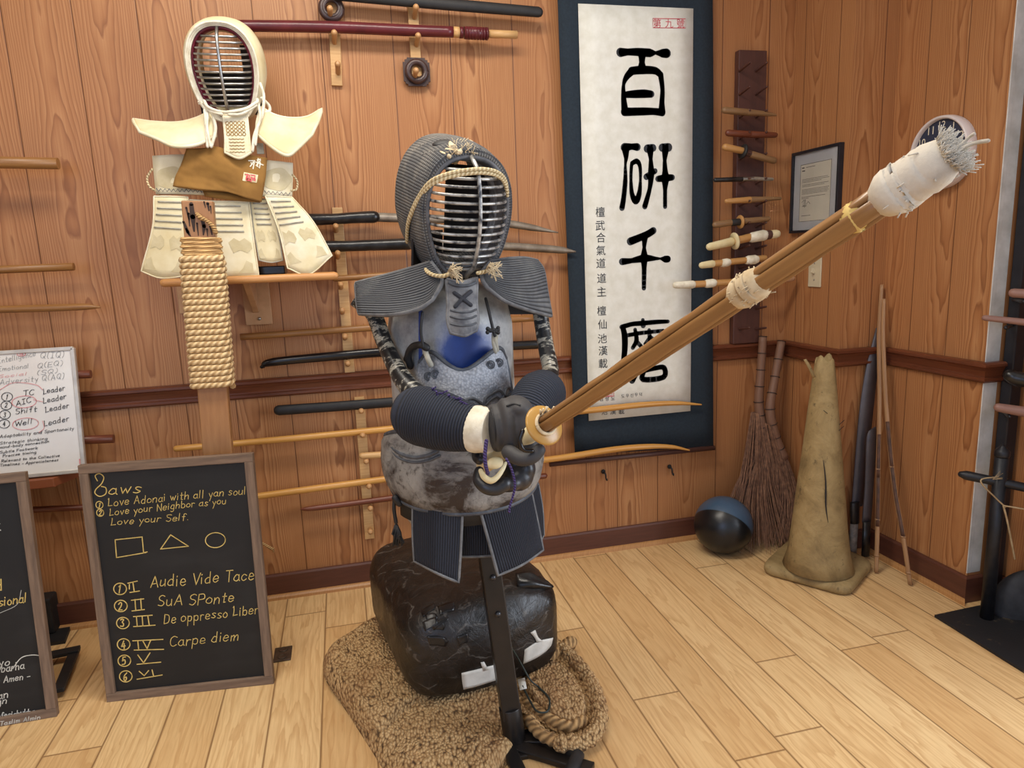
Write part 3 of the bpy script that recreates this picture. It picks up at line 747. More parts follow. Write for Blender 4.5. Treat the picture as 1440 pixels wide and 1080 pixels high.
WLEA = m_plain('white_leather', rgb(228, 220, 194), rgb(212, 198, 158), 14, .65, 0, .12, 90)
WLEA2 = m_plain('ivory_leather', rgb(222, 212, 178), rgb(204, 188, 144), 10, .7, 0, .12, 90)
ORN = m_plain('tan_suede', rgb(204, 192, 158), rgb(190, 176, 138), 30, .9)
GREYP = m_plain('grey_piping', rgb(168, 164, 150), rgb(148, 144, 130), 60, .8)
NAVYT = m_plain('navy_thread', rgb(64, 66, 84), None, 40, .8)
MAROON = m_plain('maroon_lacquer', rgb(112, 22, 42), rgb(90, 16, 34), 30, .35)
GOLDP = m_plain('bronze_thread', rgb(150, 116, 58), rgb(126, 96, 48), 40, .8)
t = thing('waist_armor', 'ivory leather waist armor with flared flaps displayed on the shelf', 'armor', D(330, 389, -.26))
ya = -.262
mb = MB(); mb.sheet(grid([[(214, 219, -.235), (262, 217, -.25), (320, 222, -.255), (375, 225, -.25), (412, 229, -.235)],
    [(216, 245, -.24), (262, 245, -.256), (320, 248, -.262), (375, 250, -.256), (412, 252, -.24)],
    [(219, 273, -.242), (262, 273, -.26), (320, 276, -.266), (375, 276, -.26), (411, 277, -.242)]]), 5, 5, .012); mb.build('belt', WLEA, t)
bb = bvh(mb)
mb = MB()
for x0, x1, y0, y1 in ((220, 262, 267, 268), (262, 284, 268, 269), (372, 408, 270, 273)):
    n = int((x1-x0)/3); P = onl(bb, [(x0+(x1-x0)*k/n, y0+(y1-y0)*k/n+(2 if k % 2 else -2)) for k in range(n+1)], .001); mb.line(P, .0009, (0, -1, 0))
mb.build('zigzag_stitching', NAVYT, t)
for cx, cy in ((240, 250), (390, 252)):
    mb = MB(); P = onl(bb, [(cx+20*math.cos(a)*(1+.07*math.cos(5*a)), cy+16*math.sin(a)*(1+.05*math.cos(5*a))) for a in [6.2832*k/30 for k in range(30)]], .0012); mb.prism(P, (0, .001, 0)); mb.build('suede_patch', ORN, t)
flaps = {
 'a': [[(216, 276, -.262), (238, 276, -.268), (264, 277, -.268)], [(214, 320, -.268), (238, 322, -.276), (266, 322, -.276)], [(198, 381, -.274), (226, 391, -.286), (262, 388, -.284)]],
 'b': [[(266, 281, -.262), (305, 283, -.266), (350, 283, -.262)], [(272, 330, -.266), (312, 332, -.272), (356, 332, -.268)], [(282, 388, -.276), (320, 390, -.282), (364, 387, -.278)]],
 'c': [[(351, 280, -.252), (364, 280, -.254), (378, 280, -.254)], [(357, 325, -.256), (374, 325, -.260), (391, 325, -.258)], [(364, 366, -.26), (382, 369, -.264), (398, 366, -.262)]],
 'd': [[(373, 276, -.268), (392, 276, -.272), (411, 277, -.266)], [(392, 325, -.276), (416, 322, -.284), (441, 312, -.276)], [(404, 377, -.286), (434, 386, -.296), (467, 359, -.286)]]}
for key, g in flaps.items():
    mb = MB(); mb.sheet(grid(g), 6, 6, .007); f = mb.build('flap', WLEA if key in 'bd' else WLEA2, t); b2 = bvh(mb)
    rm = [p+V((0, -.003, 0)) for p in mb.rim]; m2 = MB(); m2.tube(rm+[rm[0]], .0022, 6, cap=False); m2.build('piping', GREYP if key == 'c' else WLEA, f)
    tl, tm, tr_ = g[0]; bl_, bm_, br_ = g[2]; m3 = MB()
    def P_(u, v):
        a = (tl[0]+(tr_[0]-tl[0])*u, tl[1]+(tr_[1]-tl[1])*u); c = (bl_[0]+(br_[0]-bl_[0])*u, bl_[1]+(br_[1]-bl_[1])*u); return (a[0]+(c[0]-a[0])*v, a[1]+(c[1]-a[1])*v)
    for k in range(5):
        P = onl(b2, [P_(.15+.7*j/8, .07+.085*k) for j in range(9)], .0012)
        if len(P) > 2: m3.tube(P, .0024, 6)
    m3.build('padded_ridges', GREYP, f)
    for side in ((.0, .5), (.5, 1.)):
        u0, u1 = side; q = [(u0+.06, .56), (u0+.16, .5), (u0+.25, .54), (u0+.34, .5), (u1-.06, .56), (u1-.05, .64), (u0+.36, .70), (u0+.25, .66), (u0+.12, .70)]
        P = onl(b2, [P_(*a) for a in q], .001)
        if len(P) > 6: m4 = MB(); m4.prism(P, (0, .0008, 0)); m4.build('suede_patch', ORN, f)
    for u, s in ((.08, 1), (.92, -1)):
        P = onl(b2, [P_(u, .97), P_(u, .84), P_(u+s*.10, .80), P_(u+s*.17, .90), P_(u+s*.26, .97)], .001)
        if len(P) > 4: m4 = MB(); m4.prism(P, (0, .0008, 0)); m4.build('suede_patch', ORN, f)
mb = MB(); mb.tube(catmull([D(214, 238, -.24), D(207, 250, -.235), D(210, 262, -.24), D(218, 268, -.24)], 5), .003, 8, round_=True); mb.tube(catmull([D(412, 246, -.24), D(418, 255, -.235), D(417, 266, -.24), D(410, 268, -.243)], 5), .003, 8, round_=True); mb.build('tie_loops', CORDC, t)
mb = MB(); a = D(383, 378, -.235); mb.box2((a.x-.06, -.225, z0+.0108), (a.x+.035, -.12, z0+.036)); tag(mb.build('storage_case', BLKL, None, org=(a.x, -.2, z0+.0108), bevel=.003), 'small glossy black case on the shelf under the ivory flaps', 'case')

TANC = m_plain('tan_canvas', rgb(146, 106, 48), rgb(128, 90, 38), 16, .9, 0, .3, 40)
t = thing('cloth_bag', 'tan cloth bag with white characters and red seal draped over the ivory armor', 'bag', D(310, 284, -.285))
mb = MB(); mb.sheet(grid([[(262, 209, -.272), (285, 208, -.276), (305, 206, -.284), (335, 215, -.285), (376, 222, -.272)],
    [(255, 230, -.276), (285, 228, -.288), (312, 232, -.30), (340, 236, -.292), (374, 246, -.276)],
    [(246, 249, -.278), (280, 250, -.284), (318, 258, -.292), (345, 260, -.298), (371, 266, -.278)],
    [(243, 262, -.278), (280, 266, -.294), (318, 270, -.290), (345, 278, -.300), (368, 284, -.278)]]), 7, 7, .008)
for v in mb.v:
    v.y += .003*noise.noise(V((v.x*26, v.z*70+v.x*30, 1)))*(1 if v.x < -.53 else .4)
mb.build('bag_body', TANC, t); b2 = bvh(mb)
mb = MB(); mb.sheet(grid([[(284, 266, -.27), (320, 270, -.272), (360, 280, -.272)], [(288, 276, -.272), (322, 281, -.274), (366, 284, -.274)]]), 5, 3, .006); mb.build('bag_fold', TANC, t)
mb = MB()
for st in ([(350, 226), (357, 226), (356, 228), (352, 234)], [(353, 229), (355, 231)], [(358, 226), (356, 237)], [(362, 225), (366, 224)], [(360, 228), (370, 232)], [(363, 223), (362, 234)], [(366, 226), (360, 233), (364, 235)], [(366, 229), (365, 236)]):
    P = onl(b2, st, .0012); mb.line(P, .0016, (0, -1, 0))
part(mb.build('white_characters', WHITEC, t), 'white brushed characters')
mb = MB(); P = onl(b2, [(343, 242), (363, 246), (361, 257), (341, 254)], .0015); mb.prism(P, (0, .0008, 0)); sp = mb.build('seal_patch', CREAMC, t)
mb = MB()
for st in ([(345, 245), (351, 246), (350, 253)], [(347, 248), (346, 253), (351, 254)], [(353, 246), (359, 247), (358, 250)], [(353, 249), (359, 252)], [(354, 251), (353, 255)], [(356, 253), (359, 254)], [(348, 245), (348, 250)]):
    P = onl(b2, st, .0028); mb.line(P, .0016, (0, -1, 0))
part(mb.build('seal_print', REDINK, sp), 'red seal print')

# white mask
t = thing('kendo_mask', 'ivory kendo mask with maroon-rimmed steel grille and upswept shoulder flaps', 'mask', D(330, 220, -.25))
T = Matrix.Translation(D(316, 103, -.24)) @ Matrix.Rotation(math.radians(-2), 4, 'Z') @ Matrix.Rotation(math.radians(17), 4, 'X')
hm, tr = mask_core(t, T, [(1.13, 1.09, 1.09, .002), (1.20, 1.12, 1.10, -.006), (1.27, 1.15, 1.12, .012), (1.29, 1.19, 1.04, .06), (1.25, 1.18, .93, .11), (1.05, 1.05, .85, .15)], (MAROON, STEEL, WLEA2, WLEA))
mb = MB()
for o in (0, .055, .11):
    rope_loop(mb, [tr((p.x*(1.12+o), -.016-.05*o, p.z*(1.09+o*.6))) for p in (OUT[38:]+OUT[:53])[::4]], .0036)
for pts in ([(287, 142, -.275), (292, 150, -.29), (305, 156, -.30), (318, 158, -.305)], [(287, 146, -.275), (296, 156, -.29), (312, 161, -.305)], [(318, 158, -.305), (332, 156, -.305), (348, 152, -.295), (362, 143, -.28)], [(322, 161, -.305), (340, 160, -.30), (360, 148, -.28)], [(366, 118, -.255), (371, 135, -.26), (369, 160, -.275), (362, 180, -.29), (359, 203, -.30)], [(362, 140, -.27), (366, 165, -.285), (358, 190, -.295), (355, 212, -.30)], [(292, 158, -.28), (291, 180, -.292), (296, 205, -.30)], [(288, 155, -.28), (290, 180, -.29), (292, 206, -.298)], [(300, 165, -.285), (303, 178, -.29), (302, 190, -.295), (297, 206, -.30)], [(368, 138, -.255), (378, 148, -.25), (379, 156, -.25), (372, 158, -.26)]):
    rope_loop(mb, [D(*q) for q in pts], .0046)
for k in range(7): mb.tube([D(288, 144, -.275), D(278+random.uniform(-1, 6), 144+random.uniform(-2, 4), -.275)], .0008, 4)
mb.build('tie_cords', WHITEC, t)
WL = [[(291, 158, -.262), (272, 166, -.25), (248, 171, -.235), (215, 170, -.215), (187, 166, -.20)],
      [(300, 172, -.278), (275, 182, -.285), (248, 186, -.285), (215, 182, -.265), (190, 173, -.24)],
      [(303, 190, -.285), (276, 202, -.305), (245, 204, -.31), (222, 194, -.295), (196, 184, -.265)]]
WR = [[(368, 150, -.262), (385, 160, -.25), (408, 165, -.235), (432, 163, -.215), (452, 152, -.20)],
      [(362, 170, -.278), (385, 184, -.285), (408, 190, -.285), (430, 184, -.265), (447, 170, -.235)],
      [(360, 186, -.285), (380, 204, -.305), (402, 217, -.31), (416, 210, -.30), (438, 188, -.265)]]
for g in (WL, WR):
    mb = MB(); mb.sheet(grid(g), 6, 6, .009, back=(0, .6, -.8)); f = mb.build('shoulder_flap', WLEA2, t)
    m2 = MB(); m2.tube(mb.rim+[mb.rim[0]], .0052, 8, cap=False); m2.build('rolled_edge', WLEA, f)
mb = MB(); mb.sheet(grid([[(313, 160, -.285), (329, 163, -.292), (347, 160, -.285)], [(316, 190, -.295), (332, 191, -.302), (350, 190, -.295)], [(316, 214, -.30), (336, 222, -.308), (353, 214, -.30)]]), 6, 6, .010); tp = mb.build('throat_guard', WLEA, t); b2 = bvh(mb)
m2 = MB(); m2.tube([p+V((0, -.002, 0)) for p in mb.rim]+[mb.rim[0]+V((0, -.002, 0))], .004, 8, cap=False); m2.build('rolled_edge', WLEA, tp)
mb = MB()
for a in range(5):
    for b in range(4):
        P = onl(b2, [(319.5+a*5.6+b*.5+2.3*math.cos(q*.785), 173+b*5.2+2.3*math.sin(q*.785)) for q in range(9)], .001); mb.line(P, .0009, (0, -1, 0))
for k in range(5):
    P = onl(b2, [(322+k*.4+j*2.6, 195.5+k*4.6+(.5 if j % 2 else -.5)) for j in range(9)], .001); mb.line(P, .001, (0, -1, 0))
mb.build('stitched_pattern', GOLDP, tp)
mb = MB(); mb.box(D(366, 209, -.27), (.02, .006, .03)); mb.build('grey_tab', GREYP, t, bevel=.001)

# ------------------------------------------------------------------ striking post
POSTW = m_wood('post_wood', rgb(172, 124, 78), rgb(146, 98, 58), (7, 60, 60))
top = D(278.5, 283, -.405); low = D(307.5, 640, -.405); dr = (low-top).normalized(); bot = top+dr*(top.z/-dr.z)
t = thing('striking_post', 'upright wooden striking post wound with rope, standing behind the chalkboard', 'post', bot)
xa = V((1, 0, 0)); xa = (xa-dr*xa.dot(dr)).normalized(); yb = dr.cross(xa).normalized(); Lp = (bot-top).length
mb = MB(); mb.box((top+bot)/2, (.078, .034, Lp), (xa, yb, dr)); mb.build('post_board', POSTW, t, bevel=.003)
yfr = top.y-.0175
INKB = m_plain('brown_ink', rgb(46, 30, 24), rgb(58, 40, 30), 30, .7)
mb = MB()
for st, r0 in (([(269, 287), (271, 305), (273, 325)], 2.2), ([(262, 292), (266, 310)], 1.2), ([(265, 300), (267, 318)], 1.3), ([(258, 312), (264, 326), (268, 332)], 1.4), ([(262, 322), (266, 331)], 1.2), ([(292, 286), (294, 296)], 1.6), ([(287, 284), (289, 292)], .9), ([(284, 308), (287, 318), (286, 330)], 1.7), ([(296, 318), (298, 330)], 1.5), ([(291, 322), (292, 332)], 1.), ([(277, 314), (279, 331)], 1.1), ([(296, 290), (297, 300)], .8)):
    mb.stroke([D(x, y, yfr) for x, y in st], [r0/440, r0*1.3/440, r0*.4/440], (0, -1, 0), .0005, 8)
part(mb.build('ink_brushmarks', INKB, t), 'dark ink brush marks at the post top')
ROPE = m_rope('sisal_rope', rgb(226, 198, 150), rgb(166, 128, 80), 62, 42)
def rr(c, hw, hd, cr=.01):
    P = []
    for sx, sy, a0 in ((1, 1, 0), (-1, 1, 1.5708), (-1, -1, 3.1416), (1, -1, 4.7124)):
        for k in range(4):
            a = a0+1.5708*k/3; P.append(c+xa*(sx*(hw-cr)+cr*math.cos(a))+yb*(sy*(hd-cr)+cr*math.sin(a)))
    return P
def along(py): return top+dr*((D(285, py, -.405)-top).dot(dr))
mb = MB(); p0 = along(362); p1 = along(546); n = 22; step = (p1-p0)/n; path = []
for k in range(n):
    q = rr(p0+step*k, .0505, .0285, .018)
    for j, v in enumerate(q): path.append(v+step*(j/len(q)))
mb.tube(path, step.length*.53, 8, ref=tuple(dr)); mb.build('rope_winding', ROPE, t)
mb = MB()
for k in range(9):
    q = rr(along(336+k*2.8), .047+.003*math.sin(k*2.1), .026+.002*math.cos(k*3), .018); mb.tube(q+[q[0]], .0036, 6, cap=False, ref=tuple(dr))
mb.build('raffia_binding', m_rope('raffia', rgb(224, 186, 128), rgb(186, 140, 84), 20, 90), t)
mb = MB(); P = catmull([D(277, 301, yfr-.006), D(282, 306, yfr-.012), D(290, 310, yfr-.010), D(299, 318, yfr-.008), D(303, 326, yfr-.004)], 6); mb.tube(P, [.005, .007, .005, .006, .007], 8, round_=True); mb.build('twine_scrap', JUTEC, t)

# ------------------------------------------------------------------ chalkboards
FRAMEW = m_wood('weathered_frame', rgb(138, 114, 94), rgb(84, 68, 58), (8, 90, 90), .7, .1)
BOARD = m_plain('chalkboard_black', rgb(15, 16, 17), rgb(36, 37, 38), 3.0, .6, 0, 0, None, .5, .8, None, (1, 1, 3))
def chalkboard(lab, A, B, C, Dv, fw=.024):     # corners: bottom-left, bottom-right, top-right, top-left on the front face
    A, B, C, Dv = map(V, (A, B, C, Dv)); t = thing('chalkboard', lab, 'chalkboard', (A+B)/2, None)
    xd = (B-A).normalized(); yd = ((Dv-A)-(Dv-A).dot(xd)*xd).normalized(); n = xd.cross(yd).normalized()
    if n.y > 0: n = -n
    W = (B-A).length; H = (Dv-A).length; ctr = A+xd*W/2+yd*H/2
    mb = MB(); mb.box(ctr-n*.012, (W-fw, H-fw, .006), (xd, yd, n)); bd = mb.build('writing_surface', BOARD, t)
    for o, L, a, b in ((yd*(-H/2+fw/2), W, xd, yd), (yd*(H/2-fw/2), W, xd, yd)):
        mb = MB(); c = ctr+o-n*.010; mb.loft([[c-a*L/2+b*q+n*z for q, z in ((-fw/2, -.01), (fw/2, -.01), (fw/2, .01), (-fw/2, .01))], [c+a*L/2+b*q+n*z for q, z in ((-fw/2, -.01), (fw/2, -.01), (fw/2, .01), (-fw/2, .01))]], True, True)
        for k in range(len(mb.uv)): mb.uv[k] = [(v, u) for u, v in mb.uv[k]]; mb.sm[k] = False
        mb.build('frame_rail', FRAMEW, t, bevel=.0015)
    for s in (-1, 1):
        mb = MB(); c = ctr+xd*s*(W/2-fw/2)-n*.010; L = H-2*fw
        mb.loft([[c-yd*L/2+xd*q+n*z for q, z in ((-fw/2, -.01), (fw/2, -.01), (fw/2, .01), (-fw/2, .01))], [c+yd*L/2+xd*q+n*z for q, z in ((-fw/2, -.01), (fw/2, -.01), (fw/2, .01), (-fw/2, .01))]], True, True)
        for k in range(len(mb.uv)): mb.uv[k] = [(v, u) for u, v in mb.uv[k]]; mb.sm[k] = False
        mb.build('frame_stile', FRAMEW, t, bevel=.0015)
    return t, ctr-n*.0088, xd, yd, n
A = G(150, 988); B = G(385, 962); Tl = D(107, 655, -.455); Tr = D(357, 637, -.505)
t, c0, xd, yd, nn = chalkboard('black chalkboard with yellow Latin list in a grey wood frame, leaning on the striking post', A, B, Tr, Tl)
def pb(x, y):      # point on the board's front under a picture position
    d = ray(x, y); return CP + d*((c0-CP).dot(nn)/d.dot(nn))
mbY = MB()
def chalk(text, x0, y0, x1, y1, h, r=.0012, mb=None):
    a = pb(x0, y0); b = pb(x1, y1); write(mbY if mb is None else mb, text, a, b-a, nn.cross(b-a) if nn.cross(b-a).z > 0 else -nn.cross(b-a), h, r, nn, width=(b-a).length)
def flick(pts, r=.0013, mb=None, sm=True):
    P = [pb(*q) for q in pts]; tgt = mbY if mb is None else mb
    if sm and len(P) > 2: tgt.line(catmull(P, 5), r, nn)
    else:
        for k in range(len(P)-1): tgt.line(P[k:k+2], r, nn)
flick([(137, 676), (134, 669), (140, 666), (146, 671), (143, 680), (135, 688), (134, 694), (141, 698), (149, 694), (149, 686), (143, 684)])
chalk('aws', 153, 695, 202, 692, .028)
mb1 = MB(); mbY_, mbY = mbY, mb1
chalk('Love Adonai with all yan soul', 152, 712, 348, 694, .021, .0008)
chalk('Love your Neighbor as you', 154, 725, 320, 708, .019, .0008)
chalk('Love your Self.', 156, 738, 268, 731, .019, .0008)
for n_, x, y in (('1', 140, 710), ('2', 141, 721)):
    ring(mb1, pb(x, y), xd, yd, .009, .010, .0011, nn); chalk(n_, x-2, y+4, x+3, y+4, .014)
flick([(162, 759), (200, 755), (202, 777), (207, 776)], sm=False); flick([(162, 759), (164, 784), (205, 777)], sm=False)
flick([(226, 772), (240, 752), (265, 768), (226, 772)], sm=False)
ring(mb1, pb(303, 759.5), xd, yd, .0265, .0215, .0012, nn)
chalk('Audie Vide Tace', 212, 826, 360, 814, .032, .0011)
chalk('SuA SPonte', 222, 853, 332, 846, .030, .0011)
chalk('De oppresso Liber', 231, 877, 366, 862, .027, .001)
chalk('Carpe diem', 239, 909, 338, 900, .029, .001)
for n_, x, y in (('1', 169, 828), ('2', 170, 852), ('3', 173, 876), ('4', 174, 906), ('5', 175, 929), ('6', 177, 951)):
    ring(mb1, pb(x, y), xd, yd, .0165, .0165, .0014, nn); chalk(n_, x-3, y+6, x+4, y+5, .022, .0015)
for rows_ in ([[(180, 820), (193, 817)], [(187, 819), (189, 832)], [(182, 822), (182, 828)], [(183, 833), (196, 831)]],
              [[(185, 844), (202, 842)], [(190, 843), (191, 858)], [(198, 842), (199, 857)], [(186, 859), (203, 857)]],
              [[(188, 867), (214, 865)], [(192, 867), (193, 880)], [(200, 866), (201, 880)], [(208, 866), (210, 879)], [(188, 881), (218, 879)]],
              [[(187, 901), (229, 899)], [(194, 902), (195, 912)], [(201, 901), (207, 912), (212, 900)], [(189, 914), (230, 913)]],
              [[(194, 921), (202, 932), (211, 918)], [(193, 934), (226, 931)]],
              [[(196, 944), (203, 950), (209, 943)], [(214, 942), (216, 950)], [(193, 955), (228, 949)]]):
    for s_ in rows_: flick(s_, .0014, None, False)
mbY = mbY_
for k in range(len(mb1.f)): pass
b0 = len(mbY.v); mbY.v += mb1.v; mbY.f += [[i+b0 for i in f] for f in mb1.f]; mbY.uv += mb1.uv; mbY.sm += mb1.sm
part(mbY.build('chalk_writing', CHALKY, t), 'yellow chalk writing and shapes')

A = G(-95, 1039); B = G(80, 1008); d_ = (B-A).normalized(); up = V((-.02, .055, .67))
B2 = B; Tr = D(36, 664, B.y+.06); A2 = B-d_*.447; Tl = Tr-d_*.447
t, c0, xd, yd, nn = chalkboard('second chalkboard cut by the left edge with white and yellow chalk fragments', A2, B2, Tr, Tl)
mbW = MB(); mbYe = MB()
chalk('ad', -9, 832, 5, 830, .03, .0013, mbYe); chalk('professional', -48, 859, 40, 846, .024, .0012, mbYe); part(mbYe.build('chalk_writing', CHALKY, t), 'yellow chalk words')
chalk('Kaayo', -24, 941, 16, 934, .02, .0011, mbW); chalk('me barha', -18, 948, 36, 939, .02, .0011, mbW); chalk('to - Amen -', -20, 963, 44, 954, .017, .001, mbW)
chalk('kan', -10, 985, 14, 980, .02, .0011, mbW); chalk('sign', -16, 993, 12, 989, .018, .001, mbW); chalk('rofesisbukha', -8, 1011, 50, 1003, .015, .001, mbW); chalk('ok', -12, 747, 3, 744, .03, .0013, mbW)
flick([(18, 940), (30, 925), (45, 921), (58, 922)], .0012, mbW); flick([(0, 862), (24, 850), (30, 830)], .0006, mbW)
part(mbW.build('chalk_writing', CHALKW, t), 'white chalk words')
mbF = MB(); c0 = c0+nn*.0095; chalk('Taslim Almin', 0, 1020, 58, 1010.5, .011, .0008, mbF); part(mbF.build('frame_writing', CHALKW, t), 'white chalk words on the bottom frame rail')

# ------------------------------------------------------------------ table and whiteboard
DESK = m_wood('desk_wood', rgb(150, 88, 58), rgb(122, 68, 44), (5, 60, 60), .4)
zt = .565; cn = G(75, 672, zt)
t = thing('side_table', 'reddish wooden table against the wall carrying the whiteboard', 'table', (cn.x-.4, cn.y+.06, 0))
mb = MB(); mb.prism([V((cn.x, cn.y, zt-.03)), V((cn.x+.05, -.032, zt-.03)), V((cn.x-1.1, -.032, zt-.03)), V((cn.x-1.1, cn.y-.04, zt-.03))], (0, 0, .03)); mb.build('table_top', DESK, t, bevel=.003)
mb = MB(); mb.box2((cn.x-1.0, -.06, zt-.13), (cn.x-.29, -.04, zt-.0305)); mb.build('apron', DESK, t)
for x in (cn.x-.30, cn.x-1.0): mb = MB(); mb.box2((x-.02, -.075, 0), (x+.02, -.035, zt-.131)); mb.build('leg', DESK, t, bevel=.002)
WB = m_plain('whiteboard_white', rgb(232, 230, 226), rgb(222, 216, 210), 5, .25)
ALU = m_plain('pale_aluminium', rgb(206, 200, 190), rgb(184, 178, 170), 20, .4, .3)
br = D(122, 664, -.135); tr1 = D(105, 487, -.075)
br.z = zt+.003; t = thing('whiteboard', 'small whiteboard with marker notes leaning on the wall above the table', 'whiteboard', br)
yd = (tr1-br).normalized(); xd = D(0, 668, -.135)-br; xd.z = 0; xd = -xd.normalized(); yd = (yd-xd*yd.dot(xd)).normalized(); nn = xd.cross(yd).normalized()
if nn.y > 0: nn = -nn
W, H = .62, (tr1-br).length; ctr = br-xd*W/2+yd*H/2
mb = MB(); mb.box(ctr+nn*.0, (W-.01, H-.01, .008), (xd, yd, nn)); mb.build('panel', WB, t)
for o, a, L in ((yd*(H/2-.006), xd, W), (yd*(-H/2+.006), xd, W), (xd*(W/2-.006), yd, H), (xd*(-W/2+.006), yd, H)):
    mb = MB(); mb.bar(ctr+o-a*(L/2-.004), ctr+o+a*(L/2-.004), .012, .016, tuple(nn)); mb.build('frame_edge', ALU, t, bevel=.002)
c0 = ctr+nn*.0052
mbK = MB(); mbP = MB(); mbR = MB()
for tx, x0, y0, x1, y1, h, m in (('Intelligence', -2, 511, 52, 500, .020, mbP), ('Q(IQ)', 57, 504, 92, 502, .022, mbP), ('Emotional', -2, 522, 42, 517, .017, mbP), ('Q(EQ)', 53, 518, 90, 513, .018, mbP), ('(SQ)', 52, 527, 83, 524, .016, mbP), ('Adversity Q(AQ)', 0, 541, 92, 532, .020, mbP),
        ('TC', 33, 557, 50, 554, .019, mbK), ('Leader', 61, 554, 93, 548, .020, mbK), ('AIC', 23, 571, 46, 565, .019, mbK), ('Leader', 61, 567, 95, 560, .020, mbK), ('Shift', 22, 583, 54, 578, .020, mbK), ('Leader', 64, 580, 99, 573, .020, mbK), ('Well', 21, 599, 48, 595, .019, mbK), ('Leader', 62, 599, 99, 591, .020, mbK),
        ('Adaptability and Spontaneity', 0, 616, 105, 604, .014, mbK), ('Strategic thinking', 0, 625, 68, 618, .013, mbK), ('mind-body connection', 0, 631, 70, 622, .012, mbK), ('Subtle Footwork', 0, 638, 54, 631, .012, mbK), ('Precise timing', 4, 643, 52, 637, .012, mbK), ('Relevant to the Collective', 2, 650, 85, 642, .012, mbK), ('Timelines - Appreciateness', 0, 656, 83, 648, .012, mbK),
        ('Social', -2, 532, 40, 527, .015, mbR)): chalk(tx, x0, y0, x1, y1, h*(.8 if h > .015 else .62), (.0008 if h > .015 else .0006) if m is mbK else .0005, m)
for x, y, n_ in ((10, 558, '1'), (9, 570, '2'), (7, 583, '3'), (6, 596, '4')): ring(mbK, pb(x, y), xd, yd, .0145, .013, .0009, nn); chalk(n_, x-2, y+3, x+2, y+3, .014, .0009, mbK)
for x, y, rx, ry in ((34, 565, .033, .018), (36, 596, .035, .018), (30, 498, .011, .006), (30, 498, .004, .002)): ring(mbR, pb(x, y), xd, yd, rx, ry, .0009, nn)
flick([(0, 548), (20, 538), (50, 541), (60, 548)], .0008, mbR); flick([(47, 562), (60, 565)], .0008, mbR); flick([(60, 592), (62, 602), (55, 608)], .0008, mbR); flick([(112, 646), (112.5, 652)], .0016, mbR)
part(mbP.build('marker_writing', PALEINK, t), 'faded grey marker heading'); part(mbK.build('marker_writing', INK, t), 'black marker list'); part(mbR.build('marker_writing', PALERED, t), 'red marker circles')

# black stand behind the boards
t = thing('metal_stand', 'black metal stand on the floor between the two chalkboards', 'stand', G(80, 905))
a = G(84, 895); mb = MB(); mb.box2((a.x-.16, a.y+.0, .012), (a.x-.012, a.y+.14, .135)); mb.build('stand_body', BLKM, t, bevel=.006)
mb = MB(); p = [G(100, 884), G(62, 900), G(40, 940), G(10, 900)]; mb.prism([V((q.x, q.y, 0)) for q in (G(103, 876), G(92, 905), G(30, 915), G(40, 876))], (0, 0, .012)); mb.build('base_plate', BLKM, t)
mb = MB(); mb.bar(G(30, 930, .03), G(112, 913, .03), .035, .012); mb.bar(G(106, 913, .024), G(82, 972, .024), .028, .012); mb.build('foot_bar', BLKM, t, bevel=.002)
# floor outlet
a = G(398, 920); t = thing('floor_outlet', 'dark floor outlet plate just right of the framed Latin chalkboard', 'outlet', a)
BRNZ = m_plain('aged_bronze', rgb(92, 76, 62), rgb(72, 58, 48), 40, .45, .3)
mb = MB(); mb.box2((a.x-.026, a.y-.042, .0002), (a.x+.026, a.y+.036, .005)); mb.build('cover_plate', BRNZ, t, bevel=.0015)
for dy in (-.022, .018): mb = MB(); mb.lathe([(.014, 0), (.014, .002), (.009, .0025), (.008, .001)], (a.x, a.y+dy, .005), (0, 0, 1), 20); mb.build('socket', BRNZ, t)

# ------------------------------------------------------------------ dark rack of short weapons beside the scroll
RACKD = m_grain('dark_rack_board', rgb(86, 52, 44), rgb(68, 42, 36), (50, 50, 5), .45, .08)
a = D(1031, 484, -.02); b = D(1028, 70, -.02)
xl, xr_, zt_, zb_ = D(1033, 300, -.022).x, D(1071, 300, -.022).x, D(1050, 71, -.022).z, D(1050, 484, -.022).z
t = thing('weapon_rack', 'dark brown board with pairs of pegs holding short weapons right of the scroll', 'rack', ((xl+xr_)/2, 0, zb_))
mb = MB(); mb.box2((xl, -.030, .8005), (xr_, -.0005, zt_)); mb.build('back_board', RACKD, t, bevel=.003)
RY = -.085
rk = [98, 131, 163, 193, 222, 256, 287, 317, 348, 375, 405, 432, 461]
for i, py in enumerate(rk):
    for px in (1040, 1063):
        e = D(px+14, py-3, RY-.005); mb = MB(); r = V((D(px, py, -.03).x, -.0302, D(px, py+2, -.03).z)); e = V((r.x, RY-.012, r.z+.012)); mb.tube([r, e], [.0048, .0042], 8, round_=True); mb.build('peg', RACKD, t)
GK = 'short weapons on the dark rack'
BAM = m_wood('bamboo_handle', rgb(198, 150, 92), rgb(170, 120, 66), (6, 90, 90), .4)
def dag(name, lab, cat, pieces, guards=()):
    P0 = D(*pieces[0][0][0], RY); t = thing(name, lab, cat, P0, GK)
    for pts, r, mat, nm in pieces:
        P = [D(x, y, RY) for x, y in pts]; mb = MB(); mb.tube(catmull(P, 5), r, 12, round_=True); mb.build(nm, mat, t)
    for (x, y), (x2, y2), R_, mat in guards:
        c = D(x, y, RY); ax = D(x2, y2, RY)-c; mb = MB(); mb.lathe([(.010, -.003), (R_, -.0035), (R_+.001, 0), (R_, .0035), (.010, .003)], c, ax, 24); mb.build('hand_guard', mat, t)
    return t
TANW = m_wood('tan_dagger_wood', rgb(146, 112, 76), rgb(112, 82, 54), (8, 90, 90), .45)
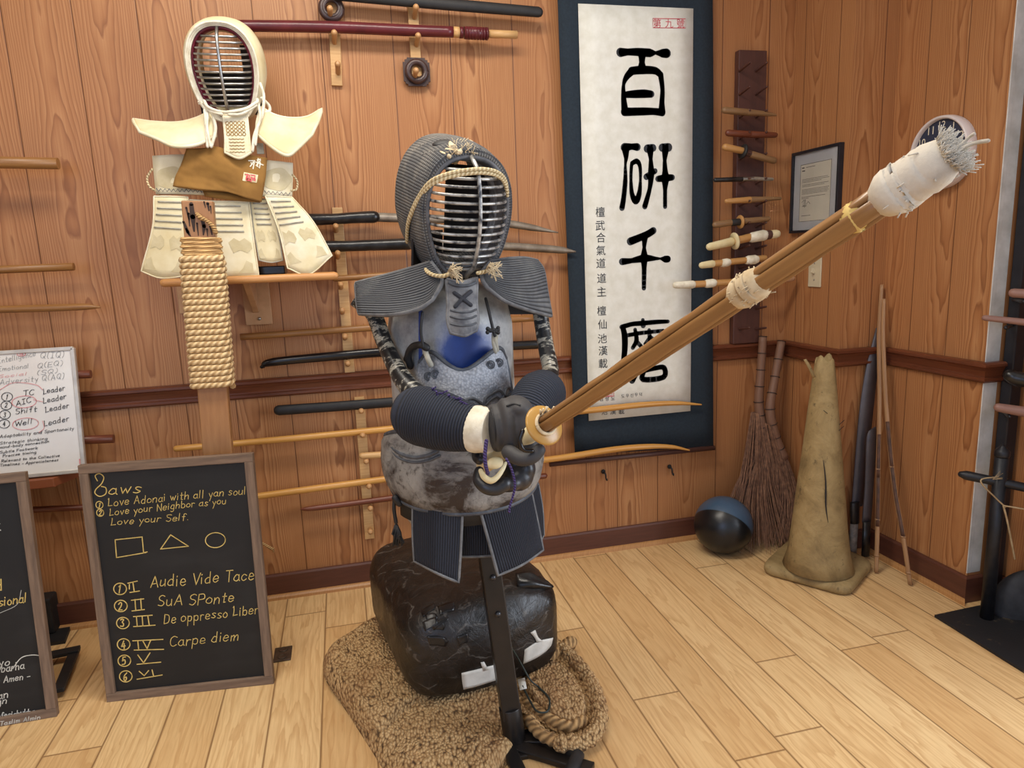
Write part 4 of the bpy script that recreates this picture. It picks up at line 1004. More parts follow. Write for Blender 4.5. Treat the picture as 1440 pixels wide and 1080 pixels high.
dag('wooden_dagger', 'tapered tan wooden dagger, topmost weapon on the dark rack', 'dagger', [([(1019, 155), (1050, 158)], [.012, .0125], TANW, 'handle'), ([(1050, 158), (1075, 160), (1091, 162)], [.0125, .009, .004], TANW, 'blade')])
dag('wooden_dagger', 'blunt reddish brown wooden dagger, second from the top of the dark rack', 'dagger', [([(1024, 187), (1055, 189)], [.012, .0125], REDW, 'handle'), ([(1055, 189), (1090, 190)], [.0125, .010], REDW, 'blade')])
dag('wooden_dagger', 'tilted wooden dagger with dark round guard, third from the top of the dark rack', 'dagger', [([(1020, 207), (1044, 212)], [.013, .012], BAM, 'handle'), ([(1044, 212), (1056, 217)], .012, DARKW, 'collar'), ([(1056, 217), (1088, 226)], [.013, .012], TANW, 'blade')], [((1045, 213), (1055, 216), .026, BLKM)])
dag('knife', 'knife with black handle and bright steel blade on the dark rack', 'knife', [([(1006, 253), (1043, 252)], [.008, .009], BLKTAPE, 'handle'), ([(1044, 252), (1060, 251.5)], .008, STEEL, 'ricasso'), ([(1060, 251.5), (1086, 252)], [.008, .006], OLDSTEEL, 'blade')])
dag('wooden_dagger', 'long light brown dagger with slim tips, just below the steel knife', 'dagger', [([(1022, 283), (1055, 281)], [.009, .012], BAM, 'handle'), ([(1055, 281), (1097, 279)], [.012, .006], TANW, 'blade')])
dag('wooden_dagger', 'short wooden dagger with pale ring guard and black collar', 'dagger', [([(1006, 316), (1028, 313)], .012, TANW, 'handle'), ([(1029, 313), (1041, 312)], .013, BLKM, 'collar'), ([(1042, 311), (1080, 308)], [.011, .010], TANW, 'blade')], [((1041, 312), (1050, 311), .024, BAM)])
dag('short_bamboo_sword', 'short bamboo sword with round cream guard and white taped grip', 'bamboo sword', [([(998, 347), (1028, 340)], [.014, .016], CREAMC, 'leather_tip'), ([(1034, 339), (1058, 333)], .015, BAM, 'slats'), ([(1057, 334), (1074, 331)], [.019, .021], WHITEC, 'white_tape'), ([(1076, 331), (1082, 330)], .018, DARKW, 'dark_band'), ([(1083, 330), (1092, 329)], .016, CREAMC, 'handle_end')], [((1033, 339), (1043, 337), .031, CREAMC)])
dag('bamboo_sword', 'slim bamboo practice sword with cream leather tip, second lowest on the dark rack', 'bamboo sword', [([(987, 373), (1002, 371)], [.012, .014], CREAMC, 'leather_tip'), ([(1003, 371), (1075, 363)], .012, BAM, 'slats'), ([(1017, 370), (1023, 369)], .0155, WHITEC, 'tie_band'), ([(1052, 366), (1062, 365)], .0175, WHITEC, 'tie_band')])
t = thing('bamboo_sword', 'slim bamboo practice sword with fuzzy white tip, lowest on the dark rack', 'bamboo sword', D(950, 401, RY-.07), GK)
for pts, r, mat, nm in (([(950, 401), (974, 400)], [.012, .015], WHITEC, 'leather_tip'), ([(975, 400), (1060, 395)], .0125, BAM, 'slats'), ([(994, 399), (1003, 398)], .016, WHITEC, 'tie_band'), ([(1060, 395), (1113, 391)], [.014, .0145], m_plain('pale_grip', rgb(196, 152, 118), rgb(180, 136, 102), 20, .7), 'handle')):
    P = [D(x, y, RY-.012) for x, y in pts]; mb = MB(); mb.tube(P, r, 12, round_=True); mb.build(nm, mat, t)

# ------------------------------------------------------------------ letter, switch, clock on the right-hand walls
FRK = m_plain('black_frame', rgb(24, 24, 30), rgb(32, 32, 38), 30, .35)
xw = X1-.0005; q = [X_(1118, 212, xw-.018), X_(1187, 205, xw-.018), X_(1177, 322, xw-.018), X_(1110, 333, xw-.018)]
ya, yb_, za, zb2 = -.036, -.302, 1.222, 1.522
t = thing('framed_letter', 'black framed typed letter hanging on the side of the wall pillar', 'frame', (xw, (ya+yb_)/2, zb2), None)
for lo, hi in (((xw-.02, yb_, zb2-.010), (xw, ya, zb2)), ((xw-.02, yb_, za), (xw, ya, za+.010)), ((xw-.02, yb_, za+.0101), (xw, yb_+.010, zb2-.0101)), ((xw-.02, ya-.010, za+.0101), (xw, ya, zb2-.0101))):
    mb = MB(); mb.box2(lo, hi); mb.build('frame_edge', FRK, t, bevel=.001)
MATB = m_plain('grey_mat', rgb(190, 192, 196), rgb(182, 184, 188), 10, .8)
mb = MB(); mb.box2((xw-.010, yb_+.0101, za+.0101), (xw-.004, ya-.0101, zb2-.0101)); mb.build('mat_board', MATB, t)
LETP = m_plain('letter_paper', rgb(214, 208, 192), rgb(206, 200, 184), 10, .85)
y0_, y1_, zc0, zc1 = ya-.048, yb_+.048, za+.042, zb2-.050
mb = MB(); mb.box2((xw-.0108, y1_, zc0), (xw-.0102, y0_, zc1)); mb.build('letter_sheet', LETP, t)
mb = MB(); nl = V((-1, 0, 0)); xx = xw-.0109
c_ = [V((xx, y0_, zc1)), V((xx, y1_, zc1)), V((xx, y1_, zc0)), V((xx, y0_, zc0)), V((xx, y0_, zc1))]; mb.line(c_, .0009, nl, .0003)
def lt(u, v): return V((xx, y0_+(y1_-y0_)*u, zc1+(zc0-zc1)*v))
for v_, e in [(.26, .9), (.285, .95), (.31, .7), (.36, .93), (.385, .8), (.44, .95), (.465, .92), (.49, .94), (.515, .9), (.57, .85), (.595, .3)]:
    u = .07
    while u < e:
        l = random.uniform(.02, .075); mb.line([lt(u, v_), lt(min(e, u+l), v_)], .0007, nl, .0003); u += l+.012
for u, v_, l in ((.05, .055, .07), (.18, .055, .3), (.06, .11, .08), (.08, .9, .3), (.1, .73, .14)): mb.line([lt(u, v_), lt(u+l, v_)], .0018 if l < .1 else .0008, nl, .0003)
mb.line(catmull([lt(.08, .66), lt(.16, .62), lt(.12, .72), lt(.2, .7), lt(.19, .61), lt(.17, .75), lt(.25, .69), lt(.3, .66), lt(.36, .7)], 5), .0008, nl, .0003)
mb.build('letter_print', INK, t)
GLASS = NT('picture_glass'); GLASS.b.inputs['Transmission Weight'].default_value = 1; GLASS.b.inputs['IOR'].default_value = 1.2
GLASS = GLASS.out((1, 1, 1, 1), .03)
mb = MB(); mb.box2((xw-.0135, yb_+.0102, za+.0102), (xw-.0125, ya-.0102, zb2-.0102)); mb.build('glass', GLASS, t)
PLAST = m_plain('almond_plastic', rgb(206, 194, 166), rgb(198, 186, 158), 10, .35)
c1 = X_(1146, 382, X1-.004)
t = thing('light_switch', 'almond light switch plate on the side of the wall pillar', 'switch', (X1-.0005, c1.y, c1.z-.057), None)
mb = MB(); mb.box2((X1-.0065, c1.y-.035, c1.z-.057), (X1-.0005, c1.y+.035, c1.z+.057)); mb.build('switch_plate', PLAST, t, bevel=.002)
mb = MB(); mb.box((X1-.012, c1.y, c1.z+.003), (.014, .009, .018), (V((.94, 0, -.34)), V((0, 1, 0)), V((.34, 0, .94)))); mb.build('toggle', PLAST, t, bevel=.001)
for s in (-1, 1): mb = MB(); mb.lathe([(.0035, 0), (.003, .0012), (.0005, .0016)], (X1-.0066, c1.y, c1.z+s*.031), (-1, 0, 0), 10); mb.build('screw', STEEL, t)
xc = X2-.001; R_ = .112; cc = V((xc, -.552, 1.449)); ax = V((-1, 0, 0))
RIMC = m_plain('pale_clock_rim', rgb(216, 206, 204), rgb(206, 196, 194), 10, .3); DIAL = m_plain('navy_dial', rgb(44, 52, 74), rgb(38, 46, 68), 10, .5)
t = thing('wall_clock', 'round wall clock with navy dial and white rim behind the sword tip', 'clock', cc)
mb = MB(); mb.lathe([(R_, 0), (R_+.002, .012), (R_, .034), (R_-.004, .038), (R_-.009, .034), (R_-.010, .020)], cc, ax, 56, cap=False); mb.build('clock_rim', RIMC, t)
mb = MB(); mb.lathe([(R_-.001, .0005), (R_-.0095, .018), (R_-.0095, .022)], cc, ax, 56); mb.build('dial', DIAL, t)
mb = MB()
for h in range(1, 13):
    a = math.radians(90-30*h); p = cc+V((-.0222, -math.cos(a)*(R_-.026), math.sin(a)*(R_-.026)))
    glyph(mb, str(h), p, V((0, -1, 0)), ZA, .024, ax, .0003)
mb.build('numerals', WHITEC, t)
for L, a, wd in ((.05, 40, .004), (.075, 165, .003)):
    a = math.radians(a); mb = MB(); mb.bar(cc+V((-.025, 0, 0)), cc+V((-.025, -math.cos(a)*L, math.sin(a)*L)), wd, .001, (1, 0, 0)); mb.build('hand', WHITEC, t)

# ------------------------------------------------------------------ ball, brooms, cone, blades, bamboo strips
BALLG = NT('ball_rubber'); v = BALLG.obj(); q = BALLG.n('ShaderNodeTexWave', wave_type='BANDS', bands_direction='DIAGONAL'); q.inputs['Scale'].default_value = 1.9; q.inputs['Distortion'].default_value = 2.5; q.inputs['Detail'].default_value = 0; q.inputs['Detail Scale'].default_value = .6; BALLG.l(v, q.inputs[0])
col = BALLG.ramp(q.outputs[1], [(.0, rgb(18, 20, 24)), (.46, rgb(18, 20, 24)), (.5, rgb(62, 84, 106)), (1, rgb(66, 88, 112))]); BALLG.bump(BALLG.noise(v, 300, 2), .15, .001)
BALLG = BALLG.out(col, .33)
g0 = G(1010, 768); rb = .112; cb = V((1.105, -.165, rb))
mb = MB(); mb.ell(cb, (rb, 0, 0), (0, rb, 0), (0, 0, rb), 40, 24); tag(mb.build('medicine_ball', BALLG, None, org=(cb.x, cb.y, 0)), 'blue and black rubber medicine ball on the floor by the brooms', 'ball')
BRH = m_wood('broom_handle_reed', rgb(134, 98, 76), rgb(98, 68, 54), (4, 260, 260), .6, .2)
BRS = m_plain('broom_twigs', rgb(150, 110, 84), rgb(104, 72, 56), 60, .7)
def broom(lab, hpts, bpts, Y, spread, n, seed):
    random.seed(seed)
    P = catmull([D(x, y, yy) for x, y, yy in hpts], 6); t = thing('twig_broom', lab, 'broom', G(bpts[-1][0], bpts[-1][1]), 'twig brooms in the corner')
    mb = MB(); mb.tube(P, [.0155, .016, .018, .021, .024], 14, round_=False); mb.build('handle', BRH, t)
    mb = MB()
    for k in range(0, len(P)-1, 3):
        d = (P[k+1]-P[k]).normalized(); rr_ = .0160+.0085*k/len(P); x = d.orthogonal().normalized(); y = d.cross(x); pp_ = [P[k]+x*math.cos(6.2832*j/16)*rr_+y*math.sin(6.2832*j/16)*rr_ for j in range(17)]; mb.tube(pp_, .0013, 5, cap=False)
    mb.build('binding_wires', BLKM, t)
    A = P[-1]; d0 = (P[-1]-P[-4]).normalized(); mb = MB()
    ctr = [D(x, y, yy) for x, y, yy in bpts]
    for k in range(n):
        a = random.uniform(0, 6.2832); r_ = math.sqrt(random.random()); ox, oy = math.cos(a)*r_, math.sin(a)*r_; L = random.uniform(.82, 1.04)
        pts = [A-d0*random.choice((.05, .05, .16))+V((ox*.020, oy*.020, 0))]
        for i, c in enumerate(ctr):
            f = (i+1)/len(ctr); s_ = spread*f**1.1; pp_ = c+V((ox*s_+random.uniform(-.008, .008)*f, oy*s_*.55+random.uniform(-.008, .008)*f, 0))
            if i == len(ctr)-1: pp_ = pts[-1].lerp(pp_, L)
            pp_.z = max(pp_.z, .004); pp_.y = min(pp_.y, -.018-.01*f); pts.append(pp_)
        mb.tube(catmull(pts, 3), [.0014, .0013, .0008], 4, cap=False)
    o = mb.build('bristles', BRS, t); o['kind'] = 'stuff'; return t
broom('twig broom with bound reed handle leaning in the corner, the left of two', [(1073, 473, -.05), (1070, 520, -.06), (1067, 565, -.07), (1072, 600, -.08), (1083, 630, -.09)], [(1064, 680, -.11), (1062, 764, -.16)], -.08, .185, 380, 3)
broom('twig broom with bound reed handle leaning in the corner, the right of two', [(1099, 480, -.055), (1090, 530, -.075), (1083, 575, -.10), (1090, 615, -.11), (1101, 645, -.12)], [(1108, 700, -.14), (1102, 758, -.18)], -.1, .13, 300, 4)

CONE = NT('dirty_cone'); v = CONE.obj()
n1 = CONE.noise(v, 9, 7, .7, .6); n2 = CONE.noise(v, 30, 5, .7)
col = CONE.ramp(n1, [(.3, rgb(116, 96, 62)), (.5, rgb(148, 126, 84)), (.68, rgb(168, 146, 102))]); col = CONE.mix(CONE.ramp(n2, [(.60, S1(0)), (.72, S1(.8))]), col, rgb(70, 58, 38))
CONE.bump(CONE.math('ADD', n1, CONE.math('MULTIPLY', n2, .5)), .6, .006); CONE = CONE.out(col, .75)
cbs = [G(1068, 803, .012), G(1194, 838, .012), G(1229, 796, .012), G(1122, 752, .012)]
ctr = G(1150, 800, .03); top = D(1160, 505, ctr.y-.0)
t = thing('traffic_cone', 'tall dirty olive traffic cone with torn tip on a square base', 'cone', (ctr.x, ctr.y, 0))
def rsq(c, cs, f, z, n=6):
    out = []
    for i in range(4):
        p, a, b = cs[i], cs[i-1], cs[(i+1) % 4]
        for k in range(n):
            u = k/(n-1); q1 = p.lerp(a, .16*(1-u)); q2 = p.lerp(b, .16*u); o = q1.lerp(q2, u); out.append(V((c.x+(o.x-c.x)*f, c.y+(o.y-c.y)*f, z)))
    return out
cm = sum((V(c) for c in cbs), V())/4
mb = MB(); mb.loft([rsq(cm, cbs, .97, .004), rsq(cm, cbs, 1.0, .012), rsq(cm, cbs, 1.0, .026), rsq(cm, cbs, .96, .036), rsq(cm, cbs, .70, .040)], True, True); mb.build('cone_base', CONE, t)
mb = MB(); rings = []; axis = top-V((ctr.x, ctr.y, .04))
for k in range(15):
    u = k/14; c = V((ctr.x, ctr.y, .04))+axis*u; r_ = .104*(1-u)+.027*u+(.012*math.exp(-u*30)); rings.append([c+V((math.cos(6.2832*j/28)*r_*(1+.03*noise.noise(V((u*6, math.cos(6.28*j/28)*1.5, math.sin(6.28*j/28)*1.5)))), math.sin(6.2832*j/28)*r_, (.010*math.sin(j*.9)+.009*math.sin(j*.45) if k == 14 else 0))) for j in range(28)])
mb.loft(rings, True); mb.build('cone_body', CONE, t, solid=.004, merge=.0001)
mb = MB(); mb.sheet([[D(1143, 532, ctr.y-.035), D(1147, 530, ctr.y-.036)], [D(1137, 518, ctr.y-.05), D(1141, 516, ctr.y-.05)], [D(1130, 506, ctr.y-.05), D(1134, 505, ctr.y-.052)]], 2, 4, .002); mb.build('torn_strip', CONE, t)
mb = MB()
for st in ([(1147, 640), (1149, 668), (1148, 700), (1150, 722)], [(1164, 650), (1158, 668), (1160, 680)], [(1150, 573), (1155, 577)], [(1170, 600), (1177, 594)], [(1171, 592), (1178, 586)]):
    P = [D(x, y, ctr.y) for x, y in st]; P = [p+V((-.26, -.96, 0))*(max(.0, .031+(.104-.031)*(1-(p.z-.04)/axis.z))*1.0) for p in P]; mb.tube(catmull(P, 4), [.001, .003, .001], 6)
mb.build('dark_scuffs', BLKM, t)

GREYB = m_plain('grey_blade_coating', rgb(92, 88, 92), rgb(82, 78, 82), 16, .45, .3)
def machete(lab, spine, edge, hand, Yt, Yb):
    z_ = lambda q, f: D(q[0], q[1], Yt+(Yb-Yt)*f)
    n = len(spine); t = thing('machete', lab, 'machete', G(*hand[-1]), 'machetes against the pillar')
    L = [z_(q, i/(n-1)*.72) for i, q in enumerate(spine)]; Rr = [z_(q, i/(n-1)*.72) for i, q in enumerate(edge)]
    mb = MB(); mb.sheet([[a, b] for a, b in zip(L, Rr)], 1, 5, .004); mb.build('blade', GREYB, t)
    return t, z_
t, z_ = machete('long grey machete with black and silver taped handle leaning on the pillar', [(1233, 461), (1218, 520), (1208, 590), (1199, 700), (1198, 712)], [(1235, 462), (1236, 500), (1227, 590), (1215, 700), (1212, 712)], [(1205, 780)], -.335, -.37)
mb = MB(); mb.tube([z_((1202, 706), .75), z_((1202, 736), .85)], [.020, .019], 12, flat=(.6, 1)); mb.build('taped_handle', BLKTAPE, t, bevel=.002)
mb = MB(); mb.tube([z_((1201, 736), .85), z_((1199, 778), .98)], [.017, .0165], 12, flat=(.6, 1)); mb.build('silver_tape', m_plain('silver_tape', rgb(170, 160, 150), rgb(110, 104, 98), 30, .5, .2), t)
t, z_ = machete('shorter grey machete with black handle nearer the bamboo strips', [(1222, 606), (1219, 620), (1217, 680), (1213, 735)], [(1232, 600), (1233, 620), (1229, 680), (1225, 735)], [(1219, 782)], -.38, -.40)
mb = MB(); mb.tube([z_((1219, 733), .74), z_((1217, 782), 1)], [.0165, .017], 12, flat=(.6, 1)); mb.build('taped_handle', BLKTAPE, t)
STRIP = m_wood('split_bamboo', rgb(176, 136, 96), rgb(136, 98, 68), (10, 90, 90), .5)
BURN = m_plain('scorched_bamboo', rgb(92, 62, 48), rgb(66, 46, 38), 30, .6)
def bstrip(lab, pts, nodes, burns, seed):
    P = catmull([V(p) for p in pts], 8); t = thing('bamboo_strip', lab, 'bamboo strip', P[-1], 'split bamboo strips on the right wall')
    mb = MB(); mb.tube(P, [.0065, .0075, .008, .0085, .008, .0075], 10, flat=(.45, 1), ref=(-1, -.6, 0)); mb.build('strip', STRIP, t)
    n = len(P)-1
    for a, b in burns:
        seg = P[int(a*n):int(b*n)+2]; mb = MB(); mb.tube([p+V((-.0012, -.0016, 0)) for p in seg], .0064, 10, flat=(.45, 1), ref=(-1, -.6, 0)); mb.build('scorched_face', BURN, t)
    for a in nodes:
        k = int(a*n); mb = MB(); mb.tube([P[k]+V((0, 0, .003)), P[k]-V((0, 0, .003))], .0092, 10, flat=(.5, 1), ref=(-1, -.6, 0)); mb.build('node_ring', STRIP, t)
xs_ = X2-.022
bstrip('split bamboo strip standing nearly upright beside the machetes, the left of two', [X_(1240, 400, xs_), X_(1236, 470, xs_-.012), X_(1237, 560, xs_-.035), X_(1235, 660, xs_-.07), X_(1234, 740, xs_-.09), G(1232, 805, .006)], (.62, .78, .93), ((.52, .62), (.64, .78)), 1)
bstrip('split bamboo strip leaning with its foot out on the floor, the right of two', [X_(1243, 420, xs_-.022), X_(1242, 480, xs_-.03), X_(1247, 580, xs_-.042), X_(1257, 680, xs_-.058), X_(1270, 755, xs_-.072), G(1280, 822, .006)], (.55, .80, .95), ((.44, .54), (.56, .79)), 2)

# ------------------------------------------------------------------ gong stand and weapon rack at the right edge
IRON = m_plain('black_iron', rgb(26, 28, 34), rgb(36, 38, 44), 30, .45, .3, .15, 160)
IRONW = m_plain('worn_black_plate', rgb(30, 31, 35), rgb(84, 74, 58), 26, .6, .1, .2, 90, .62, .7)
pb0 = G(1387, 872); ph = D(1392, 645, pb0.y)
t = thing('gong_stand', 'black iron gong stand on a scuffed base plate at the right edge', 'stand', pb0)
q = [G(1314, 868), G(1470, 966), V((1.738, -1.25, 0)), V((1.738, -.80, 0))]
mb = MB(); mb.prism([V((p.x, p.y, .0005)) for p in q], (0, 0, .008)); mb.build('base_plate', IRONW, t)
mb = MB(); mb.tube([pb0+V((0, 0, .0085)), V((pb0.x, pb0.y, ph.z))], .0185, 20); mb.build('upright', IRON, t)
mb = MB(); mb.lathe([(.0185, 0), (.0205, .006), (.0205, .018), (.016, .024), (.012, .028), (.008, .034), (.002, .04)], (pb0.x, pb0.y, ph.z), (0, 0, 1), 20); mb.build('finial', IRON, t)
c0_ = D(1392, 680, pb0.y); dd = V((.28, -.86, 0)).normalized(); c0_ = V((pb0.x, pb0.y, c0_.z))
e0 = D(1352, 667, -.80); dd = (c0_-e0).normalized(); mb = MB(); mb.tube([e0, e0+(c0_-e0)*.12, c0_, c0_+dd*.5], [.010, .0145, .0135, .0135], 16, round_=True); mb.build('crossbar', IRON, t)
e1 = c0_+dd*.44; mb = MB(); mb.tube([V((e1.x, e1.y, .0085)), V((e1.x, e1.y, ph.z))], .0185, 20); mb.build('upright', IRON, t)
TW = m_plain('pale_twine', rgb(186, 164, 130), rgb(160, 138, 104), 40, .9)
mb = MB(); rope_loop(mb, [c0_+V((-.018, -.01, .022)), D(1379, 676, -.885), D(1400, 700, -.89), D(1414, 713, -.90)], .0022); rope_loop(mb, [D(1411, 711, -.90), D(1417, 735, -.90), D(1427, 786, -.90)], .0028); rope_loop(mb, [D(1411, 711, -.90), D(1440, 716, -.92), D(1470, 722, -.93)], .0024)
for k in range(9): mb.tube([D(1396, 674, -.885), D(1396+random.uniform(8, 22), 668+random.uniform(-6, 8), -.885)], .0007, 4)
part(mb.build('hanging_cord', TW, t), 'pale twine tied around the crossbar')
STONE = m_plain('dark_stone', rgb(58, 60, 66), rgb(42, 44, 48), 18, .8, .2, .25, 120)
gc = D(1456, 852, -.91); axg = V((-.50, -.86, 0)).normalized()
mb = MB(); mb.lathe([(.012, .030), (.075, .030), (.105, .022), (.116, .006), (.116, -.012), (.108, -.022), (.01, -.024)], gc, axg, 48); tag(mb.build('gong', STONE, None, org=gc), 'round dark gong hanging from the black stand, cut by the right edge', 'gong')
t = thing('wall_weapon_rack', 'black vertical rack post beside the white wall corner at the right edge', 'rack', (1.728, -.78, 0))
mb = MB(); pa, pb2 = X_(1404, 507, 1.715), X_(1424, 507, 1.715); yA, yB = -.764, -.800
mb.box2((1.698, yB, .0095), (1.738, yA, 2.3)); mb.build('post', FRK, t, bevel=.003)
mb = MB(); mb.box2((1.698, -1.10, .0095), (1.738, -1.06, 2.3)); mb.build('post', FRK, t, bevel=.003); RACKT = t
for px, py in ((1440, 414), (1415, 451), (1432, 532), (1420, 576)):
    c = D(px, py+4, -.83-.0011*(px-1400)); c.z -= .012
    for yq in (-.78, -1.08): mb = MB(); mb.tube([(1.70, yq, c.z-.004), (1.655 if yq < -1 else c.x, yq if yq < -1 else c.y, c.z)], .006, 8, round_=True); mb.build('peg', FRK, RACKT)
GR = 'wooden weapons on the right-edge rack'
PALER = m_wood('dull_pink_wood', rgb(156, 118, 106), rgb(128, 94, 84), (6, 120, 120), .5)
for lab, pts, r, mat, nm in (('slim wooden staff protruding left of the white wall corner, on the right-edge rack', [(1385, 447), (1440, 453), (1540, 464)], [.0085, .010, .011], PALER, 'wooden_staff'), ('blunt wooden staff end at the right edge, topmost on the right-edge rack', [(1425, 412), (1540, 419)], .013, PALER, 'wooden_staff'),
        ('black taped weapon handle at the right edge, third on the right-edge rack', [(1420, 528), (1440, 534), (1540, 548)], [.018, .022, .020], BLKTAPE, 'practice_weapon'), ('wooden weapon handle with carved mark at the right edge, lowest on the right-edge rack', [(1404, 573), (1440, 579), (1540, 594)], [.013, .0155, .016], PALER, 'wooden_staff')):
    P = catmull([D(x, y, -.83-.0011*(x-1400)) for x, y in pts], 6); mb = MB(); mb.tube(P, r, 14, round_=True); tag(mb.build(nm, mat, None, org=P[0]), lab, 'staff' if 'staff' in nm else 'weapon', GR)

# ------------------------------------------------------------------ the armoured dummy: stand, barrel and arms
POLE = m_plain('black_pole', rgb(26, 24, 24), rgb(36, 32, 30), 20, .35, .2, .1, 120)
BARREL = NT('painted_barrel'); v = BARREL.obj(); q = BARREL.n('ShaderNodeSeparateXYZ'); BARREL.l(v, q.inputs[0])
nz = BARREL.noise(BARREL.vmul(v, (1, 1, .7)), 9, 7, .68, .4)
dv = BARREL.n('ShaderNodeVectorMath', operation='DISTANCE'); BARREL.l(BARREL.vmul(v, (1, .6, 1)), dv.inputs[0]); bp_ = D(655, 496, -1.045)-V((.052, -.985, 0)); dv.inputs[1].default_value = (bp_.x, bp_.y*.6, bp_.z)
paint = BARREL.ramp(BARREL.math('ADD', BARREL.math('MULTIPLY', nz, .5), BARREL.math('MULTIPLY', dv.outputs['Value'], 5)), [(.50, S1(0)), (.66, S1(1))])
base = BARREL.ramp(nz, [(.3, rgb(16, 36, 90)), (.7, rgb(30, 62, 134))])
gp = BARREL.mix(BARREL.ramp(q.outputs[0], [(0, S1(0)), (.02, S1(0))]), rgb(150, 148, 142), rgb(150, 154, 162))
gp = BARREL.ramp(BARREL.noise(v, 24, 5, .7), [(.35, rgb(132, 132, 132)), (.6, rgb(168, 168, 166)), (.78, rgb(100, 102, 106))])
BARREL.bump(nz, .15, .004); BARREL = BARREL.out(BARREL.mix(paint, base, gp), .38)
yA = -.915
GREYPIPE_ = m_plain('dark_bolt', rgb(70, 70, 72), None, 40, .35, .6)
pf = V((.052, -.985, 0)); xl, xr_ = D(546, 480, yA).x, D(719, 480, yA).x; bx, br_ = (xl+xr_)/2, (xr_-xl)/2
t = DUM = thing('training_dummy', 'black pole stand with worn blue barrel torso and taped pipe arms wearing armor', 'dummy', pf)
ptop = V((bx+.048, yA-.02, .60))
pd = (ptop-pf).normalized()
mb = MB(); mb.bar(pf+pd*.075, ptop, .046, .040, (0, 1, 0)); po = mb.build('pole', POLE, t, bevel=.003)
for px, py in ((694, 821), (701, 871)):
    c = D(px, py, -1.0); c = pf+pd*(c.z/pd.z); c.y -= .0205; mb = MB(); mb.lathe([(.0075, 0), (.0065, .004), (.001, .006)], c, (0, -1, 0), 12); mb.build('bolt', GREYPIPE_ , po)
mb = MB(); mb.tube([pf+V((0, 0, .012)), pf+pd*.10], .0275, 20); mb.build('collar', POLE, t, bevel=.002)
mb = MB(); mb.box((pf.x+.03, pf.y-.015, .006), (.11, .09, .012)); mb.build('base_plate', POLE, t, bevel=.002)
for a, b in (((.02, -1.0), (-.13, -1.14)), ((.04, -1.0), (.20, -1.13)), ((.03, -1.0), (.04, -1.17)), ((.05, -.985), (.20, -1.02)), ((.03, -.97), (-.02, -.80))):
    mb = MB(); mb.bar((a[0], a[1], .010), (b[0], b[1], .010), .034, .016); mb.build('foot', POLE, t, bevel=.003)
mb = MB(); mb.tube([G(786, 1046, .018), G(812, 1064, .018), G(800, 1092, .018)], .017, 14, round_=True); mb.build('rubber_foot', BLKM, t)
zb = .58; zt_ = 1.13
mb = MB(); mb.lathe([(.02, zb), (br_*.86, zb), (br_*.94, zb+.02), (br_*.98, zb+.18), (br_, zb+.30), (br_*1.0, zt_-.10), (br_*.93, zt_-.05), (br_*.78, zt_-.02), (.05, zt_), (.02, zt_)], (bx, yA, 0), (0, 0, 1), 40); BM = mb; bar_o = mb.build('barrel_torso', BARREL, t)
BB = bvh(mb)
mb = MB(); mb.tube([(bx, yA, zt_-.002), (bx+.0, yA, 1.17)], .030, 14); mb.build('neck_post', POLE, t)
mb = MB(); P = onl(BB, [(592, 440+k*8) for k in range(14)], .001); mb.line(P, .005, (0, -1, 0)); part(mb.build('blue_strap', m_plain('blue_strap', rgb(30, 50, 116), None, 30, .7), t), 'blue strap down the barrel front')
ARMP = NT('taped_pipe'); v = ARMP.uv(); n1 = ARMP.noise(ARMP.vmul(v, (60, 18, 1)), 1, 5, .7, .3)
ARMP.bump(n1, .5, .002); ARMP = ARMP.out(ARMP.ramp(n1, [(.44, rgb(22, 22, 24)), (.52, rgb(40, 40, 40)), (.56, rgb(168, 162, 146)), (.7, rgb(140, 134, 120))]), .35)
GREYPIPE = m_plain('grey_pipe', rgb(150, 150, 146), rgb(130, 132, 132), 20, .4)
P1 = catmull([D(500, 420, -.93), D(524, 440, -.94), D(540, 480, -.97), D(556, 515, -1.02), D(574, 543, -1.07), D(602, 568, -1.12)], 7)
mb = MB(); mb.tube(P1, [.0175, .0175, .0175, .0175, .019, .021, .022], 16); mb.build('arm_pipe', ARMP, t)
P2 = catmull([D(758, 425, -.95), D(762, 455, -.96), D(769, 495, -.99), D(774, 525, -1.03), D(762, 545, -1.08), D(748, 556, -1.12)], 7)
mb = MB(); mb.tube(P2, [.0175, .0175, .018, .0185, .020, .0205], 16); mb.build('arm_pipe', ARMP, t)
mb = MB(); mb.bar(D(512, 432, -.94), D(760, 432, -.94), .03, .03); mb.build('shoulder_bar', POLE, t)

# chest armor
DOG = NT('worn_grey_leather'); v = DOG.obj(); n1 = DOG.noise(v, 11, 7, .7, .5); n2 = DOG.noise(v, 45, 5, .7, .8)
c_ = DOG.ramp(n1, [(.40, rgb(44, 34, 32)), (.47, rgb(108, 106, 104)), (.56, rgb(134, 132, 128)), (.75, rgb(158, 156, 150))])
c_ = DOG.mix(DOG.ramp(n2, [(.52, S1(0)), (.66, S1(.85))]), c_, rgb(60, 56, 54)); DOG.bump(DOG.math('ADD', n1, n2), .5, .003); DOG = DOG.out(c_, .5)
MUNE = NT('pebbled_chest_leather'); v = MUNE.obj(); q = MUNE.n('ShaderNodeTexVoronoi'); q.inputs['Scale'].default_value = 210; MUNE.l(v, q.inputs[0]); n1 = MUNE.noise(v, 14, 6, .65)
MUNE.bump(q.outputs[0], .6, .002); c_ = MUNE.ramp(n1, [(.34, rgb(112, 116, 124)), (.46, rgb(166, 170, 178)), (.68, rgb(190, 193, 198))]); c_ = MUNE.mix(MUNE.math('MULTIPLY', q.outputs[0], .7), c_, rgb(80, 84, 90)); MUNE = MUNE.out(c_, .5)
DKG = m_plain('dark_grey_cord_leather', rgb(82, 86, 92), rgb(58, 60, 66), 50, .6, 0, .3)
